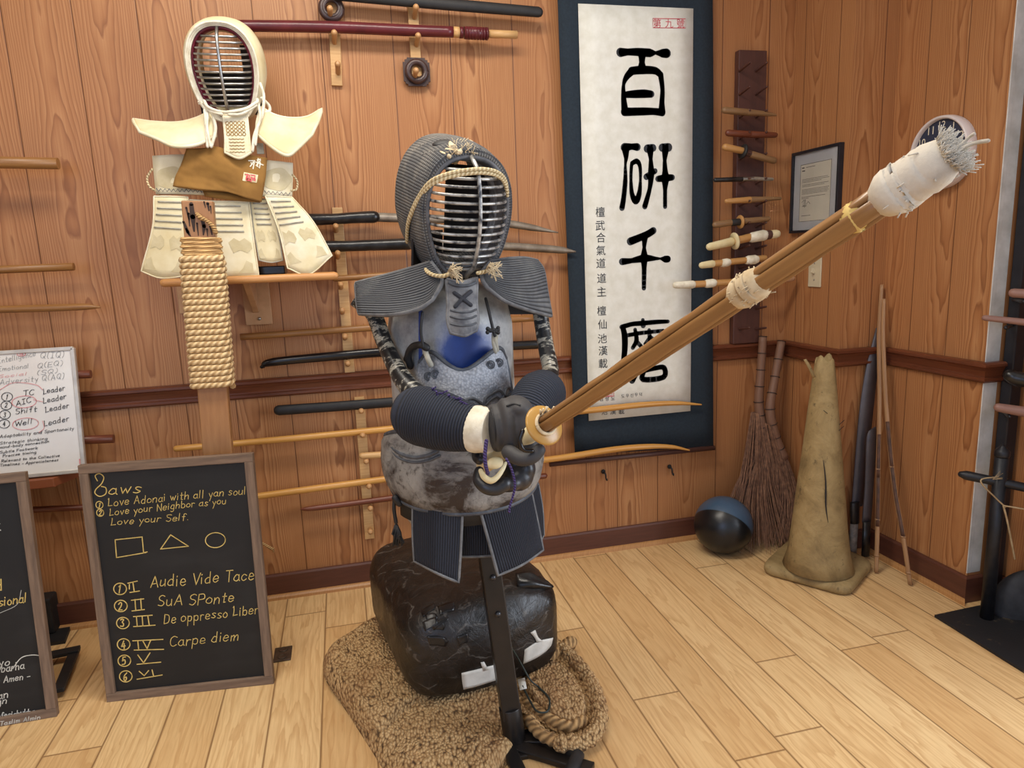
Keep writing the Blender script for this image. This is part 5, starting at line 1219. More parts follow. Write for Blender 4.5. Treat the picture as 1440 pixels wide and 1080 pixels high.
xl, xr_ = D(541, 650, -.94).x, D(757, 650, -.94).x; cx, rx = (xl+xr_)/2, (xr_-xl)/2
CH = t = thing('chest_armor', 'worn grey chest armor with rounded belly plate strapped on the barrel dummy', 'armor', (cx, -.94, D(640, 722, -1.09).z))
zlo, zhi = D(640, 722, -1.09).z, D(541, 612, -.94).z
def arc(rf, z, n=30, dz=0, a0=-100, a1=100, off=0):
    out = []
    for k in range(n+1):
        a = math.radians(a0+(a1-a0)*k/n); out.append(V((cx+math.sin(a)*(rx*rf+off), -.94-math.cos(a)*(rx*.98*rf+off), z+dz*(1-math.cos(a)))))
    return out
mb = MB(); H_ = zhi-zlo; mb.loft([arc(.93, zhi+.055, dz=-.055), arc(.98, zhi+.02, dz=-.035), arc(1.0, zhi-.3*H_, dz=-.01), arc(.995, zhi-.55*H_), arc(.955, zlo+.18*H_, dz=.012), arc(.90, zlo, dz=.022)], False)
BP = mb.build('belly_plate', DOG, t, solid=.008); BELLY = bvh(mb)
for r_, z, dz, nm in ((.935, zhi+.055, -.055, 'rim_binding'), (.905, zlo, .022, 'rim_binding'), (.925, zlo+.013, .020, 'edge_braid')):
    mb = MB(); mb.tube(arc(r_, z, dz=dz, off=.005), .0055 if nm == 'rim_binding' else .003, 8); mb.build(nm, DKG, BP)
mb = MB(); P = onl(BELLY, [(547, 624), (560, 636), (580, 643), (600, 641), (614, 635)], .0115); rope_loop(mb, P, .004, 8); P = onl(BELLY, [(549, 630), (560, 643), (580, 650), (602, 648), (618, 641)], .0115); rope_loop(mb, P, .003, 8); mb.build('leather_edge_cord', DKG, BP)
mb = MB(); mb.sheet(grid([[(588, 508, -1.03), (605, 494, -1.055), (650, 519, -1.085), (700, 489, -1.062), (713, 503, -1.035)],
    [(584, 530, -1.035), (612, 526, -1.075), (653, 532, -1.100), (698, 520, -1.078), (717, 522, -1.04)],
    [(583, 565, -1.04), (614, 568, -1.09), (657, 574, -1.112), (700, 562, -1.088), (721, 548, -1.045)],
    [(584, 612, -1.05), (615, 622, -1.10), (660, 628, -1.118), (705, 612, -1.094), (727, 590, -1.05)]]), 6, 6, .008); MU = mb.build('chest_plate', MUNE, t); CB = bvh(mb)
nt_ = 25; m2 = MB(); m2.tube([p+V((0, -.004, 0)) for p in mb.rim[:nt_]], .0048, 8, round_=True); m2.tube([p+V((0, -.003, 0)) for p in mb.rim[nt_:nt_+18]], .004, 8, round_=True); m2.build('rolled_edge', DKG, MU)
mb = MB()
for x, y in ((602, 529), (612, 526), (690, 513), (702, 510)):
    c = on(CB, x, y, .003)
    for r_ in (.008, .0045): mb.tube([c+V((math.cos(.35*k)*r_, 0, math.sin(.35*k)*r_)) for k in range(19)], .0016, 6, cap=False)
for pts in ([(655, 571), (657, 563), (665, 560), (674, 565), (679, 570), (672, 574), (664, 568)], [(682, 570), (683, 560), (692, 553), (702, 549), (708, 556), (704, 562), (697, 558), (688, 564)], [(710, 556), (712, 547), (717, 546), (719, 552), (714, 557)]):
    P = onl(CB, pts, .003)
    if len(P) > 3: mb.tube(catmull(P, 5, True), .0030, 8, cap=False)
mb.build('knot_ornaments', DKG, MU)
for pts, r in (([(597, 491, -1.07), (602, 505, -1.09), (606, 513, -1.09)], .0055), ([(698, 470, -1.07), (697, 480, -1.09), (699, 492, -1.085)], .0045), ([(694, 470, -1.07), (694, 482, -1.09), (697, 495, -1.088)], .004)):
    mb = MB(); rope_loop(mb, [D(*q) for q in pts], r, 10); mb.build('leather_loop', GREYP, t)
mb = MB(); rope_loop(mb, [D(594, 440, -1.08), D(592, 465, -1.085), D(595, 488, -1.085)], .0032); rope_loop(mb, [D(577, 515, -1.02), D(574, 500, -1.03), D(580, 488, -1.05), D(592, 485, -1.075), D(600, 489, -1.08)], .0075, 10); rope_loop(mb, [D(571, 505, -1.0), D(576, 492, -1.02), D(584, 488, -1.04)], .006, 8); rope_loop(mb, [D(683, 420, -1.06), D(688, 440, -1.08), D(693, 462, -1.085), D(696, 472, -1.085)], .0032)
for k in range(14): mb.ell(D(693+random.uniform(-8, 9), 464+random.uniform(-3, 4), -1.085), (.0045, 0, 0), (0, .004, 0), (0, 0, .0045), 8, 5)
part(mb.build('shoulder_cords', BLKM, t), 'black shoulder cords')

# waist armor
NAVQ = m_quilt('navy_quilted_cotton', rgb(30, 34, 46), rgb(14, 16, 24), rgb(60, 62, 70), 190, 0, .55, .85, axis=0)
t = thing('waist_armor', 'navy quilted waist armor hanging below the grey belly plate', 'armor', D(650, 800, -1.08))
mb = MB(); mb.loft([arc(.86, zlo+.03, a0=-75, a1=75), arc(.86, zlo-.03, a0=-75, a1=75)], False); mb.build('belt', BLKM, t, solid=.006)
EDG = m_plain('grey_edge_binding', rgb(112, 112, 112), rgb(84, 84, 86), 60, .7)
for nm, g in (('c', [[(640, 716, -1.065), (668, 716, -1.068), (694, 712, -1.064)], [(643, 750, -1.068), (670, 750, -1.07), (697, 748, -1.066)], [(646, 783, -1.07), (670, 783, -1.072), (698, 781, -1.07)]]),
    ('s', [[(735, 690, -1.01), (748, 686, -.99), (758, 680, -.965)], [(742, 730, -1.02), (754, 722, -1.0), (764, 715, -.975)], [(748, 770, -1.03), (758, 765, -1.01), (766, 752, -.985)]]),
    ('l', [[(579, 708, -1.04), (614, 717, -1.085), (650, 718, -1.095)], [(579, 752, -1.055), (613, 764, -1.10), (648, 770, -1.105)], [(581, 789, -1.065), (612, 805, -1.11), (645, 819, -1.115)]]),
    ('r', [[(674, 712, -1.095), (710, 704, -1.085), (747, 684, -1.035)], [(688, 762, -1.105), (722, 752, -1.095), (757, 732, -1.045)], [(701, 809, -1.115), (735, 794, -1.10), (765, 773, -1.055)]])):
    mb = MB(); mb.sheet(grid(g), 6, 6, .008); f = mb.build('flap', NAVQ, t)
    m2 = MB(); m2.tube([p+V((0, -.002, 0)) for p in mb.rim]+[mb.rim[0]+V((0, -.002, 0))], .0036, 8, cap=False); m2.build('edge_binding', EDG, f)
mb = MB(); rope_loop(mb, [D(566, 695, -1.0), D(556, 698, -1.0), D(554, 715, -1.0), D(557, 735, -1.0)], .004); rope_loop(mb, [D(556, 700, -1.01), D(562, 708, -1.01)], .008)
for k in range(26): a = D(557, 736, -1.0); mb.tube([a, a+V((random.uniform(-.010, .010), random.uniform(-.01, .01), -.022)), a+V((random.uniform(-.011, .014), random.uniform(-.011, .011), random.uniform(-.05, -.042)))], .0024, 5)
part(mb.build('tassel', BLKM, t), 'black hanging tassel')

# ------------------------------------------------------------------ dummy mask
HOOD = m_quilt('faded_denim_hood', rgb(104, 104, 104), rgb(50, 50, 54), rgb(164, 156, 142), 210, 170, .44, .7, wscale=12)
FLAPQ = m_quilt('grey_quilted_flap', rgb(82, 84, 88), rgb(38, 40, 44), rgb(130, 130, 126), 155, 0, .5, .85, axis=1, wscale=10, strength=1)
WORNBAR = m_plain('chipped_black_bar', rgb(70, 70, 72), rgb(186, 184, 178), 60, .35, .5, 0, None, .36, .56)
GREYL = m_plain('worn_grey_rim', rgb(104, 104, 106), rgb(70, 70, 74), 26, .6, 0, .3, 80)
SILV = m_plain('silvery_padding', rgb(176, 184, 192), rgb(90, 96, 104), 60, .5, 0, .4, 90)
FRAY = m_plain('frayed_cotton', rgb(214, 196, 162), rgb(186, 164, 128), 50, .95)
t = thing('kendo_mask', 'faded grey kendo mask with chipped steel grille on the dummy', 'mask', D(650, 390, -1.02))
T = Matrix.Translation(D(655, 306, -1.030)) @ Matrix.Rotation(math.radians(14), 4, 'Z') @ Matrix.Rotation(math.radians(13), 4, 'X') @ Matrix.Diagonal((1.10, 1.08, 1.02, 1))
hm, tr = mask_core(t, T, [(1.10, 1.08, 1.08, -.002), (1.13, 1.12, 1.10, -.003), (1.14, 1.18, 1.10, .027), (1.14, 1.23, 1.08, .062), (1.13, 1.25, 1.0, .098), (1.10, 1.25, .9, .13), (1.02, 1.20, .8, .15)], (GREYL, WORNBAR, HOOD, SILV), 14, ((.012, .088, -.12, .09), (-.085, .010, -.12, -.05)))
HB = bvh(hm)
mb = MB()
for o in (0, .007):
    P = [tr(q) for q in ((-0.0874, .075, -.055-o), (-0.0949, .05, -.02-o), (-0.0958, .025, .012-o), (-0.0893, .002, .045-o), (-.080, -.024, .072-o), (-.055, -.040, .088-o), (-.022, -.052, .097-o), (.010, -.055, .099-o), (.040, -.046, .092-o), (.062, -.030, .076-o), (.076, -.015, .052-o))]
    mb.tube(catmull(P, 5), .0036, 8, round_=True)
rope_loop(mb, [D(598, 372, -1.02), D(600, 381, -1.05), D(610, 387, -1.075), D(624, 388, -1.09), D(634, 384, -1.095)], .0042, 8); rope_loop(mb, [D(672, 384, -1.09), D(685, 381, -1.08), D(692, 374, -1.06)], .004, 8)
mb.build('face_cord', CORDC, t)
for (x, y, Y), sgn in (((630, 382, -1.098), 1), ((684, 379, -1.092), 1)):
    mb = MB()
    for k in range(34):
        a = D(x, y, Y); mb.tube([a, a+V((random.uniform(.002, .016), -.004+random.uniform(-.008, .008), random.uniform(-.012, .014))), a+V((random.uniform(.006, .032), random.uniform(-.012, .008), random.uniform(-.026, .018)))], .0010, 4)
    part(mb.build('frayed_tassel', FRAY, t), 'frayed cream cord end')
mb = MB()
for pts, r in (([(606, 204), (614, 210), (622, 216), (632, 220)], .0045), ([(633, 204), (638, 211), (636, 220), (640, 226)], .008), ([(640, 210), (650, 205), (658, 201), (662, 201)], .006), ([(646, 214), (656, 207), (662, 206)], .005), ([(628, 212), (644, 214)], .0055)):
    P = onl(HB, pts, .011, -1.0); mb.tube(catmull(P, 4), r, 8, round_=True)
for k in range(60):
    a = on(HB, 640+random.uniform(-8, 26), 206+random.uniform(-4, 12), .012)
    if a: mb.tube([a, a+V((random.uniform(-.01, .014), -.006, random.uniform(-.004, .016)))], .0008, 4)
part(mb.build('torn_lining', FRAY, t), 'cream torn lining on the crown')
mb = MB(); c = on(HB, 624, 203, .011) or D(626, 202, -1.0); mb.ell(c, (.024, 0, .002), (0, .02, .006), (0, -.002, .009), 18, 8); part(mb.build('crown_hole', BLKM, t), 'dark hole in the crown')
mb = MB()
for pts, r in (([(584, 216), (594, 209), (606, 205), (620, 203)], .008), ([(644, 204), (660, 206), (674, 214), (684, 228)], .008), ([(576, 238), (586, 226), (600, 219), (616, 215)], .007), ([(645, 222), (662, 218), (680, 226)], .008)):
    P = onl(HB, pts, .009); mb.tube(catmull(P, 5), r, 10, round_=True)
mb.build('crown_folds', HOOD, t)
for g in ([[(604, 368, -1.045), (580, 375, -1.02), (545, 385, -.99), (499, 397, -.95)], [(617, 385, -1.07), (590, 396, -1.055), (550, 407, -1.02), (500, 410, -.965)], [(618, 398, -1.085), (598, 418, -1.08), (556, 426, -1.05), (501, 426, -.98)], [(606, 420, -1.095), (586, 432, -1.09), (550, 440, -1.065), (503, 440, -.99)]],
          [[(690, 366, -1.04), (715, 363, -1.02), (740, 362, -.98), (757, 365, -.95)], [(681, 380, -1.07), (712, 388, -1.055), (745, 385, -1.01), (766, 380, -.965)], [(681, 392, -1.085), (708, 408, -1.075), (745, 414, -1.03), (771, 410, -.975)], [(688, 403, -1.09), (712, 421, -1.085), (745, 434, -1.05), (777, 443, -.99)]]):
    mb = MB(); mb.sheet(grid(g), 7, 6, .010); f = mb.build('shoulder_flap', FLAPQ, t)
    m2 = MB(); m2.tube(mb.rim+[mb.rim[0]], .0052, 8, cap=False); m2.build('edge_binding', EDG, f)
TSUK = m_plain('cracked_grey_leather', rgb(132, 132, 132), rgb(76, 76, 80), 34, .6, 0, .5, 70)
mb = MB(); mb.sheet(grid([[(627, 392, -1.08), (648, 396, -1.09), (672, 390, -1.08)], [(629, 425, -1.095), (650, 426, -1.105), (671, 422, -1.095)], [(628, 450, -1.10), (652, 452, -1.115), (674, 448, -1.10)], [(633, 468, -1.105), (653, 472, -1.115), (671, 464, -1.105)]]), 6, 6, .012); tp = mb.build('throat_guard', TSUK, t); b2 = bvh(mb)
m2 = MB(); m2.tube([p+V((0, -.003, 0)) for p in mb.rim]+[mb.rim[0]+V((0, -.003, 0))], .0042, 8, cap=False); m2.build('edge_binding', TSUK, tp)
mb = MB()
for pts in ([(639, 412), (650, 420), (662, 429)], [(662, 410), (650, 420), (640, 431)]): P = onl(b2, pts, .001); mb.tube(catmull(P, 5), .0042, 8, round_=True)
part(mb.build('stitched_cross', m_plain('dark_navy_stitch', rgb(42, 44, 52), None, 50, .8), tp), 'dark stitched X')
mb = MB()
for y in (437, 446, 456): P = onl(b2, [(633, y-1), (643, y+1.5), (653, y+2), (663, y+1), (670, y-2)], .001); mb.tube(catmull(P, 5), .0022, 6)
P = onl(b2, [(631, 397), (640, 401), (650, 402), (660, 401), (669, 397)], .001); mb.tube(catmull(P, 5), .0035, 8); mb.build('padded_ridges', DKG, tp)

# ------------------------------------------------------------------ gauntlets
SLV = m_quilt('navy_quilted_sleeve', rgb(34, 40, 54), rgb(15, 18, 27), rgb(54, 60, 72), 190, 0, .55, .9, axis=0)
GLV = m_plain('dark_grey_padded_leather', rgb(62, 60, 60), rgb(50, 49, 50), 12, .65, 0, .15, 200)
GLV2 = m_plain('glossy_black_leather', rgb(30, 31, 34), rgb(42, 42, 46), 16, .38, 0, .15, 200)
PURP = m_rope('purple_cord', rgb(72, 54, 112), rgb(44, 32, 76), 200, 80)
def sleeve(mb, pts, radii, n=28):
    P = catmull(pts, 6); rs = lerp_list(radii, len(P)); mb.tube(P, rs, n, cap=True)
YF = -1.262
t = thing('kendo_gauntlet', 'navy quilted gauntlet with white wrist band gripping the bamboo sword below its guard', 'gauntlet', D(725, 645, YF))
mb = MB(); sleeve(mb, [D(579, 581, -1.145), D(583, 582, -1.15), D(606, 588, -1.172), D(640, 597, -1.205), D(672, 604, -1.235)], [.046, .054, .058, .057, .050, .041]); sl_ = mb.build('quilted_sleeve', SLV, t)
SB = bvh(mb); mb = MB(); P = onl(SB, [(608, 548), (614, 553), (622, 553), (632, 557), (642, 561), (652, 566)], .003); 
for p in P:
    for k in range(3): mb.tube([p, p+V((random.uniform(-.012, .012), -.003, random.uniform(-.006, .006)))], .0016, 5)
part(mb.build('purple_lacing', PURP, t), 'purple lacing along the sleeve')
mb = MB(); sleeve(mb, [D(671, 603, -1.228), D(674, 604, -1.238), D(692, 606, -1.255)], [.0415, .0445, .042, .040]); mb.build('wrist_band', WHITEC, t)
mb = MB(); rp = ppm_ = 835.
def E_(mb, x, y, hx, hy, Y=YF, dep=.048, rot=0): 
    a = V((math.cos(rot), 0, math.sin(rot))); b = V((-math.sin(rot), 0, math.cos(rot)))
    mb.ell(D(x, y, Y), a*(hx/rp), V((0, dep, 0)), b*(hy/rp), 20, 14)
E_(mb, 696, 602, 13, 38, -1.252, .040, .05); E_(mb, 712, 600, 16, 45, -1.260, .044, .05); E_(mb, 734, 597, 25, 44, -1.264, .046, .1); E_(mb, 740, 622, 19, 24, -1.266, .044); E_(mb, 728, 572, 22, 17, -1.262, .042, -.25)
gl_ = mb.build('hand_pad', GLV, t, remesh=.0035); GB = bvh(mb)
mb = MB()
for pts in ([(690, 574), (694, 590), (697, 612), (698, 634)], [(700, 563), (707, 585), (710, 610), (708, 640)], [(712, 571), (722, 568), (732, 570)]):
    P = onl(GB, pts, .0005)
    if len(P) > 2: mb.tube(catmull(P, 5), .0016, 6)
mb.build('pad_seams', BLKM, gl_)
for nm, pts, r in (('finger', [(752, 583, -1.325), (760, 592, -1.338), (758, 606, -1.338)], .016), ('finger', [(748, 594, -1.332), (752, 604, -1.345), (746, 616, -1.34)], .015), ('thumb', [(716, 636, -1.30), (732, 645, -1.325), (748, 643, -1.335), (758, 633, -1.335)], .0125)):
    if nm == 'finger': continue
    mb = MB(); mb.tube(catmull([D(*q) for q in pts], 5), [r*1.15, r, r*.95], 14, round_=True); mb.build(nm, GLV, t)
mb = MB(); mb.tube(catmull([D(735, 606, -1.345), D(731, 620, -1.345), D(736, 632, -1.345), D(748, 634, -1.345)], 6), .0042, 8, round_=True); part(mb.build('grip_opening', BLKL, t), 'dark rolled edge of the grip opening')
mb = MB(); rope_loop(mb, [D(684, 620, -1.325), D(682, 640, -1.33), D(683, 655, -1.33), D(686, 666, -1.32)], .0035, 8); rope_loop(mb, [D(712, 645, -1.33), D(720, 662, -1.335), D(724, 685, -1.335), D(717, 712, -1.33), D(716, 720, -1.33)], .0022, 8); part(mb.build('purple_cord', PURP, t), 'purple cords hanging from the wrist')

YL = -1.225
t = thing('kendo_gauntlet', 'second navy gauntlet with glossy black glove and cream lining held beneath the first', 'gauntlet', D(715, 690, YL))
mb = MB(); sleeve(mb, [D(770, 547, -1.085), D(765, 551, -1.10), D(752, 562, -1.14), D(738, 590, -1.18), D(728, 625, -1.20)], [.036, .047, .050, .046, .042, .036]); mb.build('quilted_sleeve', SLV, t)
mb = MB(); rp = 790.
E_(mb, 728, 668, 24, 23, YL, .040, .5); E_(mb, 716, 676, 22, 15, YL-.01, .036, .2); E_(mb, 738, 655, 15, 20, YL, .036, .2); E_(mb, 722, 640, 20, 22, -1.21, .036)
mb.build('hand_pad', GLV2, t, remesh=.0035)
mb = MB(); mb.tube(catmull([D(674, 663, -1.24), D(674, 675, -1.25), D(684, 685, -1.262), D(698, 687, -1.265), D(710, 680, -1.262)], 6), [.010, .0125, .013, .013, .014], 14, round_=True); mb.build('thumb', GLV2, t)
mb = MB(); mb.tube(catmull([D(676, 662, -1.252), D(681, 671, -1.268), D(690, 676, -1.275), D(699, 671, -1.275), D(707, 660, -1.27), D(711, 651, -1.262)], 6), [.0045, .006, .006, .005, .004, .003], 10, round_=True); part(mb.build('cream_lining', CREAMC, t), 'cream lining of the thumb opening')
mb = MB(); E_(mb, 696, 651, 13, 9, -1.262, .014, .1); part(mb.build('palm_leather', CREAMC, t, remesh=.003), 'cream palm leather')
mb = MB(); E_(mb, 672, 642, 9, 11, -1.20, .03); mb.build('cuff_edge', GLV2, t)

# ------------------------------------------------------------------ bamboo sword held by the dummy
SLAT = m_wood('aged_bamboo_slats', rgb(158, 116, 68), rgb(122, 84, 46), (5, 70, 70), .35, .08)
S0 = D(765, 598, -1.345); S1_ = D(1330, 221, -1.92); sd = (S1_-S0).normalized(); SLn = (S1_-S0).length
t = thing('bamboo_sword', 'long bamboo practice sword with amber guard and white wrapped tip held by the dummy', 'bamboo sword', S0)
sx = sd.cross(V((0, 0, 1))).normalized(); sy = sx.cross(sd).normalized()
q = S0-sd*.235
mb = MB(); mb.tube([q, S0-sd*.004], [.0165, .0165, .0155], 18, round_=True); mb.build('leather_handle', CREAMC, t)
mb = MB(); mb.lathe([(.014, -.004), (.034, -.004), (.0365, 0), (.034, .0035), (.014, .003)], S0, sd, 48); mb.build('hand_guard', BRASSW, t)
mb = MB(); mb.tube([S0+sd*.006+sx*math.cos(6.2832*k/24)*.0180+sy*math.sin(6.2832*k/24)*.0180 for k in range(25)], .0032, 10, cap=False)
for k in range(14): a = random.uniform(1.2, 3.0); c = S0+sd*.009+sx*math.cos(a)*.019+sy*math.sin(a)*.019; mb.tube([c, c+sx*random.uniform(-.008, .008)+sy*random.uniform(.0, .012)+sd*random.uniform(.004, .02)], .0016, 5)
mb.build('guard_cord', FRAY, t)
Ls = SLn-.045
for i in range(4):
    a0 = math.radians(90*i+58); mb = MB(); rings = []
    for k in range(15):
        u = k/14; c = S0+sd*(.004+Ls*u); R_ = .0150+.0012*math.sin(u*3.1)+.0008*math.sin(u*40+i)
        pr = [(0, .0015), (math.radians(-43), R_*.80), (math.radians(-36), R_), (math.radians(-18), R_*1.02), (0, R_*1.02), (math.radians(18), R_*1.02), (math.radians(36), R_), (math.radians(43), R_*.80)]
        rings.append([c+(sx*math.cos(a0+a)+sy*math.sin(a0+a))*r for a, r in pr])
    mb.loft(rings, True, True)
    for k in range(len(mb.uv)): mb.uv[k] = [(v_, u_) for u_, v_ in mb.uv[k]]
    mb.build('bamboo_slat', SLAT, t)
def wrap(f0, f1, rad, nm, mat, fuzz=0, lab=None):
    mb = MB(); P = [S0+sd*SLn*(f0+(f1-f0)*k/8)+sx*.0006*math.sin(k*1.7) for k in range(9)]; mb.tube(P, [rad*(1+.03*math.sin(k*2.3)) for k in range(9)], 24, round_=True)
    for k in range(fuzz):
        a = random.uniform(0, 6.28); p = P[random.choice((0, 0, 8, 4, 8))]+(sx*math.cos(a)+sy*math.sin(a))*rad*.95; mb.tube([p, p+(sx*math.cos(a)+sy*math.sin(a))*random.uniform(.001, .005)+sd*random.uniform(-.009, .009)], .0008, 5)
    o = mb.build(nm, mat, t)
    if lab: part(o, lab)
def fat(px, py): # fraction along the sword nearest a picture position
    p = D(px, py, S0.y+(S1_.y-S0.y)*(px-765)/(1338-765)); best = min(range(200), key=lambda k: ((lambda q_: (q_[0]-px)**2+(q_[1]-py)**2)(prj(S0+sd*SLn*k/199)))); return best/199
def prj(P):
    d = V(P)-CP; return (720+FOC*d.dot(_R)/d.dot(_F), 540-FOC*d.dot(_U)/d.dot(_F))
f = fat(1050, 398); wrap(f-.018, f+.016, .0195, 'middle_binding', FRAY, 40, 'frayed cream leather binding')
f = fat(1197, 294); wrap(f-.002, f+.002, .0160, 'cord_binding', m_plain('yellow_cord', rgb(214, 184, 108), None, 40, .8), 3, 'yellow cord tie')
f = fat(1256, 259); TIPC = m_plain('soiled_cotton', rgb(206, 198, 182), rgb(160, 152, 140), 24, .9, 0, .35, 160, .42, .8)
wrap(f, .985, .0225, 'wrapped_tip', TIPC, 10, 'white cotton wrapped tip'); wrap(f-.006, f+.012, .0238, 'tip_tie', TIPC, 14)
mb = MB()
for k in range(700):
    a = random.uniform(0, 6.2832); r_ = .020*math.sqrt(random.random()); p = S1_+(sx*math.cos(a)+sy*math.sin(a))*r_+sd*.005; mb.tube([p, p+(sx*math.cos(a)+sy*math.sin(a))*random.uniform(-.002, .006)+sd*random.uniform(.002, .010)+V((random.uniform(-.003, .003), random.uniform(-.003, .003), random.uniform(-.003, .003)))], .0005, 4)
rope_loop(mb, [S1_+sd*.01, S1_+sd*.024-sy*.004, S1_+sd*.034+sx*.004-sy*.010], .0018); rope_loop(mb, [S1_+sd*.01, S1_+sd*.022+sy*.003, S1_+sd*.028+sx*.004+sy*.002], .0015)
o = mb.build('frayed_tip', TIPC, t); o['kind'] = 'stuff'

# ------------------------------------------------------------------ jute rug and taped bundle
JUTE = NT('braided_jute'); v = JUTE.obj()
wv_ = JUTE.n('ShaderNodeVectorMath', operation='ADD'); JUTE.l(v, wv_.inputs[0])
nz = JUTE.n('ShaderNodeTexNoise'); nz.inputs['Scale'].default_value = 14; JUTE.l(v, nz.inputs['Vector']); sc_ = JUTE.vmul(nz.outputs['Color'], (.02, .02, .02)); JUTE.l(sc_, wv_.inputs[1])
vo = JUTE.n('ShaderNodeTexVoronoi'); vo.inputs['Scale'].default_value = 1; JUTE.l(JUTE.vmul(wv_.outputs[0], (150, 84, 110)), vo.inputs['Vector'])
fi = JUTE.noise(JUTE.vmul(v, (260, 120, 200)), 1, 4, .7)
h_ = JUTE.math('SUBTRACT', 1, vo.outputs[0]); hh = JUTE.math('ADD', h_, JUTE.math('MULTIPLY', fi, .35))
col = JUTE.ramp(hh, [(.28, rgb(88, 64, 38)), (.5, rgb(158, 122, 78)), (.85, rgb(206, 170, 120))]); big = JUTE.noise(v, 7, 3)
col = JUTE.mix(JUTE.ramp(big, [(.5, S1(0)), (.72, S1(.5))]), col, rgb(150, 104, 62)); JUTE.bump(hh, 1.0, .010); JUTE = JUTE.out(col, .9)
ROPEJ = m_rope('braided_jute_edge', rgb(186, 148, 98), rgb(100, 74, 44), 52, 30, .9)
poly = [G(*q) for q in ((455, 948), (460, 918), (498, 893), (540, 868), (640, 850), (760, 890), (800, 912), (826, 940), (846, 985), (849, 1015), (836, 1042), (806, 1050), (768, 1036), (742, 1020), (730, 1048), (706, 1085), (660, 1130), (590, 1140), (545, 1090), (520, 1052), (490, 1005), (470, 975))]
cc = sum(poly, V())/len(poly); t = RUG = thing('jute_rug', 'folded braided jute rug crumpled on the floor under the taped bundle', 'rug', cc)
def rug_layer(poly, h0, nm):
    cc = sum(poly, V())/len(poly); ring_ = catmull(poly, 7, True); mb = MB(); rings = []
    for k in range(27):
        u = 1-k/27.; row = []
        for p in ring_:
            x, y = cc.x+(p.x-cc.x)*u, cc.y+(p.y-cc.y)*u
            e = min(1, (1-u)*9); hgt = .024*math.sqrt(max(0, 1-(1-e)**2))+.013*noise.noise(V((x*7, y*7, 3)))*e+.007*noise.noise(V((x*30, y*30, 5)))*e
            row.append(V((x, y, h0+max(.001, hgt+.012*e))))
        rings.append(row)
    rings.insert(0, [V((p.x, p.y, max(.0005, h0-.01))) for p in ring_]); mb.loft(rings, True)
    b_ = len(mb.v); mb.face([b_-len(ring_)+k for k in range(len(ring_))]); mb.build(nm, JUTE, t)
rug_layer(poly, 0, 'rug_body')
rug_layer([G(x, y, .03) for x, y in ((457, 945), (463, 914), (498, 890), (545, 868), (640, 860), (700, 910), (704, 955), (690, 972), (640, 974), (596, 986), (562, 1006), (540, 1030), (514, 1022), (484, 985))], .026, 'folded_layer')
rug_layer([G(x, y, .03) for x, y in ((738, 975), (745, 950), (770, 935), (796, 948), (816, 972), (826, 1000), (816, 1020), (790, 1020), (760, 1002))], .022, 'folded_layer')
for pts, r, m_ in (([(788, 1046), (826, 1040), (843, 1012), (838, 976), (820, 944), (796, 918), (780, 910)], .021, JUTE), ([(744, 1012), (764, 1034), (796, 1046)], .016, ROPEJ), ([(740, 988), (768, 1008), (798, 1022), (820, 1014)], .015, ROPEJ), ([(804, 903), (788, 914), (768, 928), (745, 944)], .019, ROPEJ)):
    mb = MB(); P = catmull([G(x, y, .036) for x, y in pts], 10); mb.tube(P, [r*(.95+.14*math.sin(k*1.9)) for k in range(len(P))], 12, round_=True); mb.build('braided_edge', m_, t)

TAPE = NT('black_wrapping_tape'); v = TAPE.obj()
q = TAPE.n('ShaderNodeTexVoronoi', feature='DISTANCE_TO_EDGE'); q.inputs['Scale'].default_value = 11; TAPE.l(v, q.inputs['Vector'])
q2 = TAPE.n('ShaderNodeTexWave', wave_type='RINGS', rings_direction='X'); q2.inputs['Scale'].default_value = 9; q2.inputs['Distortion'].default_value = 9; q2.inputs['Detail'].default_value = 3; q2.inputs['Detail Scale'].default_value = 1.2; TAPE.l(v, q2.inputs[0])
n1 = TAPE.noise(v, 18, 6, .7, 1); ln = TAPE.ramp(q.outputs[0], [(0, S1(.35)), (.010, S1(0))]); ln2 = TAPE.ramp(q2.outputs[1], [(.965, S1(0)), (.985, S1(1))])
lines = TAPE.math('MULTIPLY', TAPE.math('MAXIMUM', ln, ln2), TAPE.ramp(n1, [(.45, S1(0)), (.6, S1(1))]))
col = TAPE.mix(TAPE.math('MULTIPLY', lines, .32), TAPE.ramp(n1, [(.35, rgb(16, 14, 13)), (.7, rgb(36, 30, 27))]), rgb(130, 124, 116))
TAPE.bump(TAPE.math('ADD', n1, TAPE.math('MULTIPLY', ln, .15)), .5, .008); TAPE = TAPE.out(col, TAPE.math('MULTIPLY_ADD', n1, .5, .12))
A = G(580, 1006, .05); B = G(806, 938, .05); A.z = B.z = 0; u_ = (B-A).normalized(); w_ = V((-u_.y, u_.x, 0)); Wd = (B-A).length/2
t = thing('taped_bundle', 'large black taped bundle with white tape patches on the jute rug behind the pole', 'bundle', (A+B)/2+w_*.2)
mb = MB(); rings = []; z_c = .165; Hh = .140; Lb = .56
for k in range(25):
    f = k/24; s_ = (1-abs(2*f-1)**7)**.28 if 0 < f < 1 else .02; s_ = max(.02, s_); c = (A+B)/2+w_*(Lb*f)+V((0, 0, z_c+.012*f)); row = []
    for j in range(44):
        a = 6.2832*j/44; ca, sa = math.cos(a), math.sin(a); p_ = .50
        ex = math.copysign(abs(ca)**p_, ca)*Wd*s_; ez = math.copysign(abs(sa)**p_, sa)*Hh*s_
        p = c+u_*ex+V((0, 0, ez)); d = p-(c); nn_ = noise.noise(p*9)*.010+noise.noise(p*26)*.004; row.append(p+(d.normalized()*nn_ if d.length > 1e-6 else V()))
    rings.append(row)
mb.loft(rings, True, True); mb.build('bundle_body', TAPE, t); TB = bvh(mb)
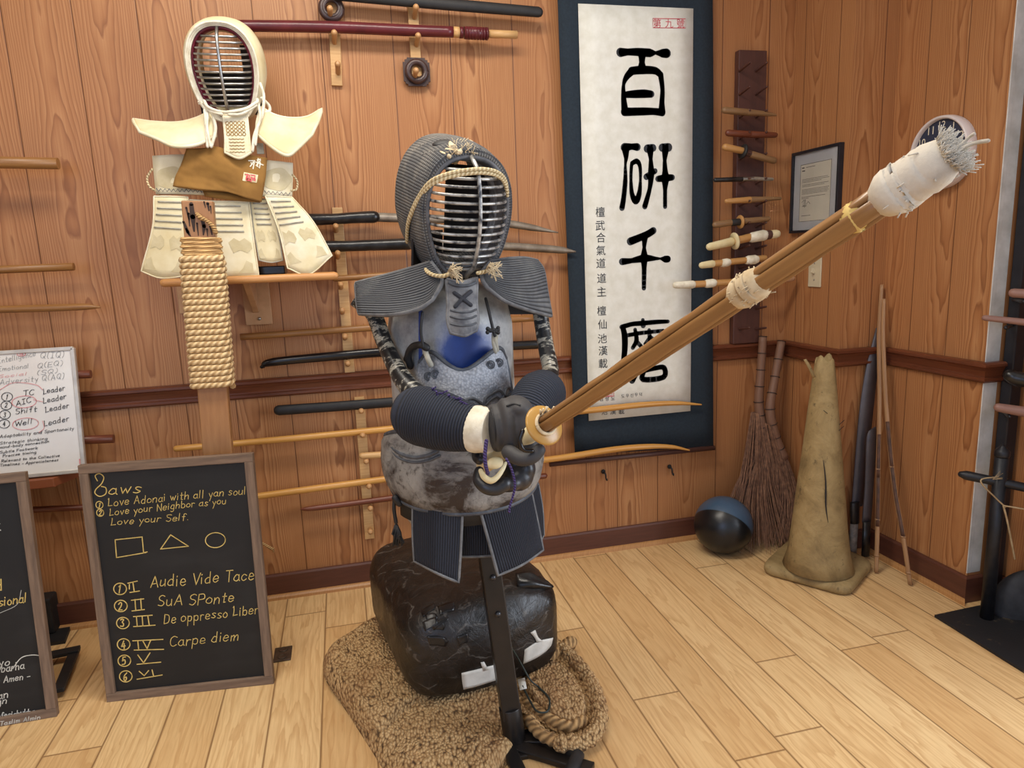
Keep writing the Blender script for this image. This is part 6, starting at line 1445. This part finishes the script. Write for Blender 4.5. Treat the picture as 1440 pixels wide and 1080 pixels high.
def patch(rows, nm, mat, off=.003, lab=None):
    g = [onl(TB, r, off) for r in rows]
    n = min(len(r) for r in g)
    if n < 2: return
    m = MB(); m.sheet([r[:n] for r in g], 3, 3, .0015); o = m.build(nm, mat, t)
    if lab: part(o, lab)
WT = m_plain('white_tape', rgb(216, 212, 202), rgb(198, 194, 184), 30, .5, 0, .2, 90)
patch([[(649, 947), (670, 942), (697, 935)], [(650, 958), (671, 954), (697, 947)], [(652, 970), (672, 965), (697, 957)]], 'tape_patch', WT, .003, 'white tape patch left of the pole')
patch([[(738, 914), (757, 902), (778, 897)], [(737, 925), (757, 912), (775, 908)], [(736, 934), (755, 925), (768, 916)]], 'tape_patch', WT, .003, 'white tape patch right of the pole')
patch([[(746, 890), (753, 886)], [(752, 897), (757, 896)], [(755, 904), (764, 902)]], 'tape_patch', WT, .004)
patch([[(676, 932), (681, 931)], [(680, 944), (687, 942)]], 'tape_patch', WT, .0045)
for k in range(9):
    x, y = random.uniform(600, 668), random.uniform(842, 905); a = random.uniform(-.9, .1); L, w2 = random.uniform(12, 26), random.uniform(3, 7)
    dx, dy = math.cos(a)*L/2, math.sin(a)*L/2
    patch([[(x-dx-w2*.3, y-dy-w2), (x, y-w2*1.2), (x+dx, y+dy-w2)], [(x-dx, y-dy), (x+2, y+1), (x+dx+2, y+dy)], [(x-dx+2, y-dy+w2), (x, y+w2*.8), (x+dx, y+dy+w2)]], 'loose_tape', BLKTAPE, random.uniform(.002, .006))
m = MB(); P0_ = on(TB, 742, 822, .004) or D(742, 822, -.5); yy = P0_.y
m.sheet([[D(725, 806, yy+.02), D(745, 803, yy+.03), D(762, 812, yy+.03)], [D(727, 822, yy-.004), D(750, 820, yy-.012), D(779, 825, yy-.004)], [D(730, 838, yy-.006), D(748, 834, yy-.008), D(763, 829, yy-.002)]], 5, 5, .0015); m.build('loose_tape', BLKTAPE, t)
DKGR = m_plain('dark_green_cord', rgb(44, 52, 46), rgb(30, 38, 34), 40, .6)
m = MB(); rope_loop(m, [G(712, 900, .22), G(728, 925, .14), G(745, 955, .08), G(756, 965, .06)], .0026); rope_loop(m, [G(756, 965, .06), G(772, 982, .06), G(770, 1000, .06), G(755, 1000, .06), G(745, 985, .06), G(735, 965, .07)], .0026); rope_loop(m, [G(714, 965, .12), G(722, 985, .08), G(728, 995, .06)], .0035)
tag(m.build('drawstring_cord', DKGR, None, org=G(756, 965, .0)), 'dark green cord loop lying on the jute rug right of the pole', 'cord')
m = MB(); m.sheet([[G(728, 955, .075), G(738, 953, .075)], [G(731, 970, .07), G(741, 968, .07)]], 2, 2, .0015); o = tag(m.build('paper_scrap', WT, None, org=G(734, 962, .07)), 'small white tape scrap on the jute rug just right of the pole', 'scrap')

# ------------------------------------------------------------------ leave no helper behind
bpy.data.objects.remove(_to)
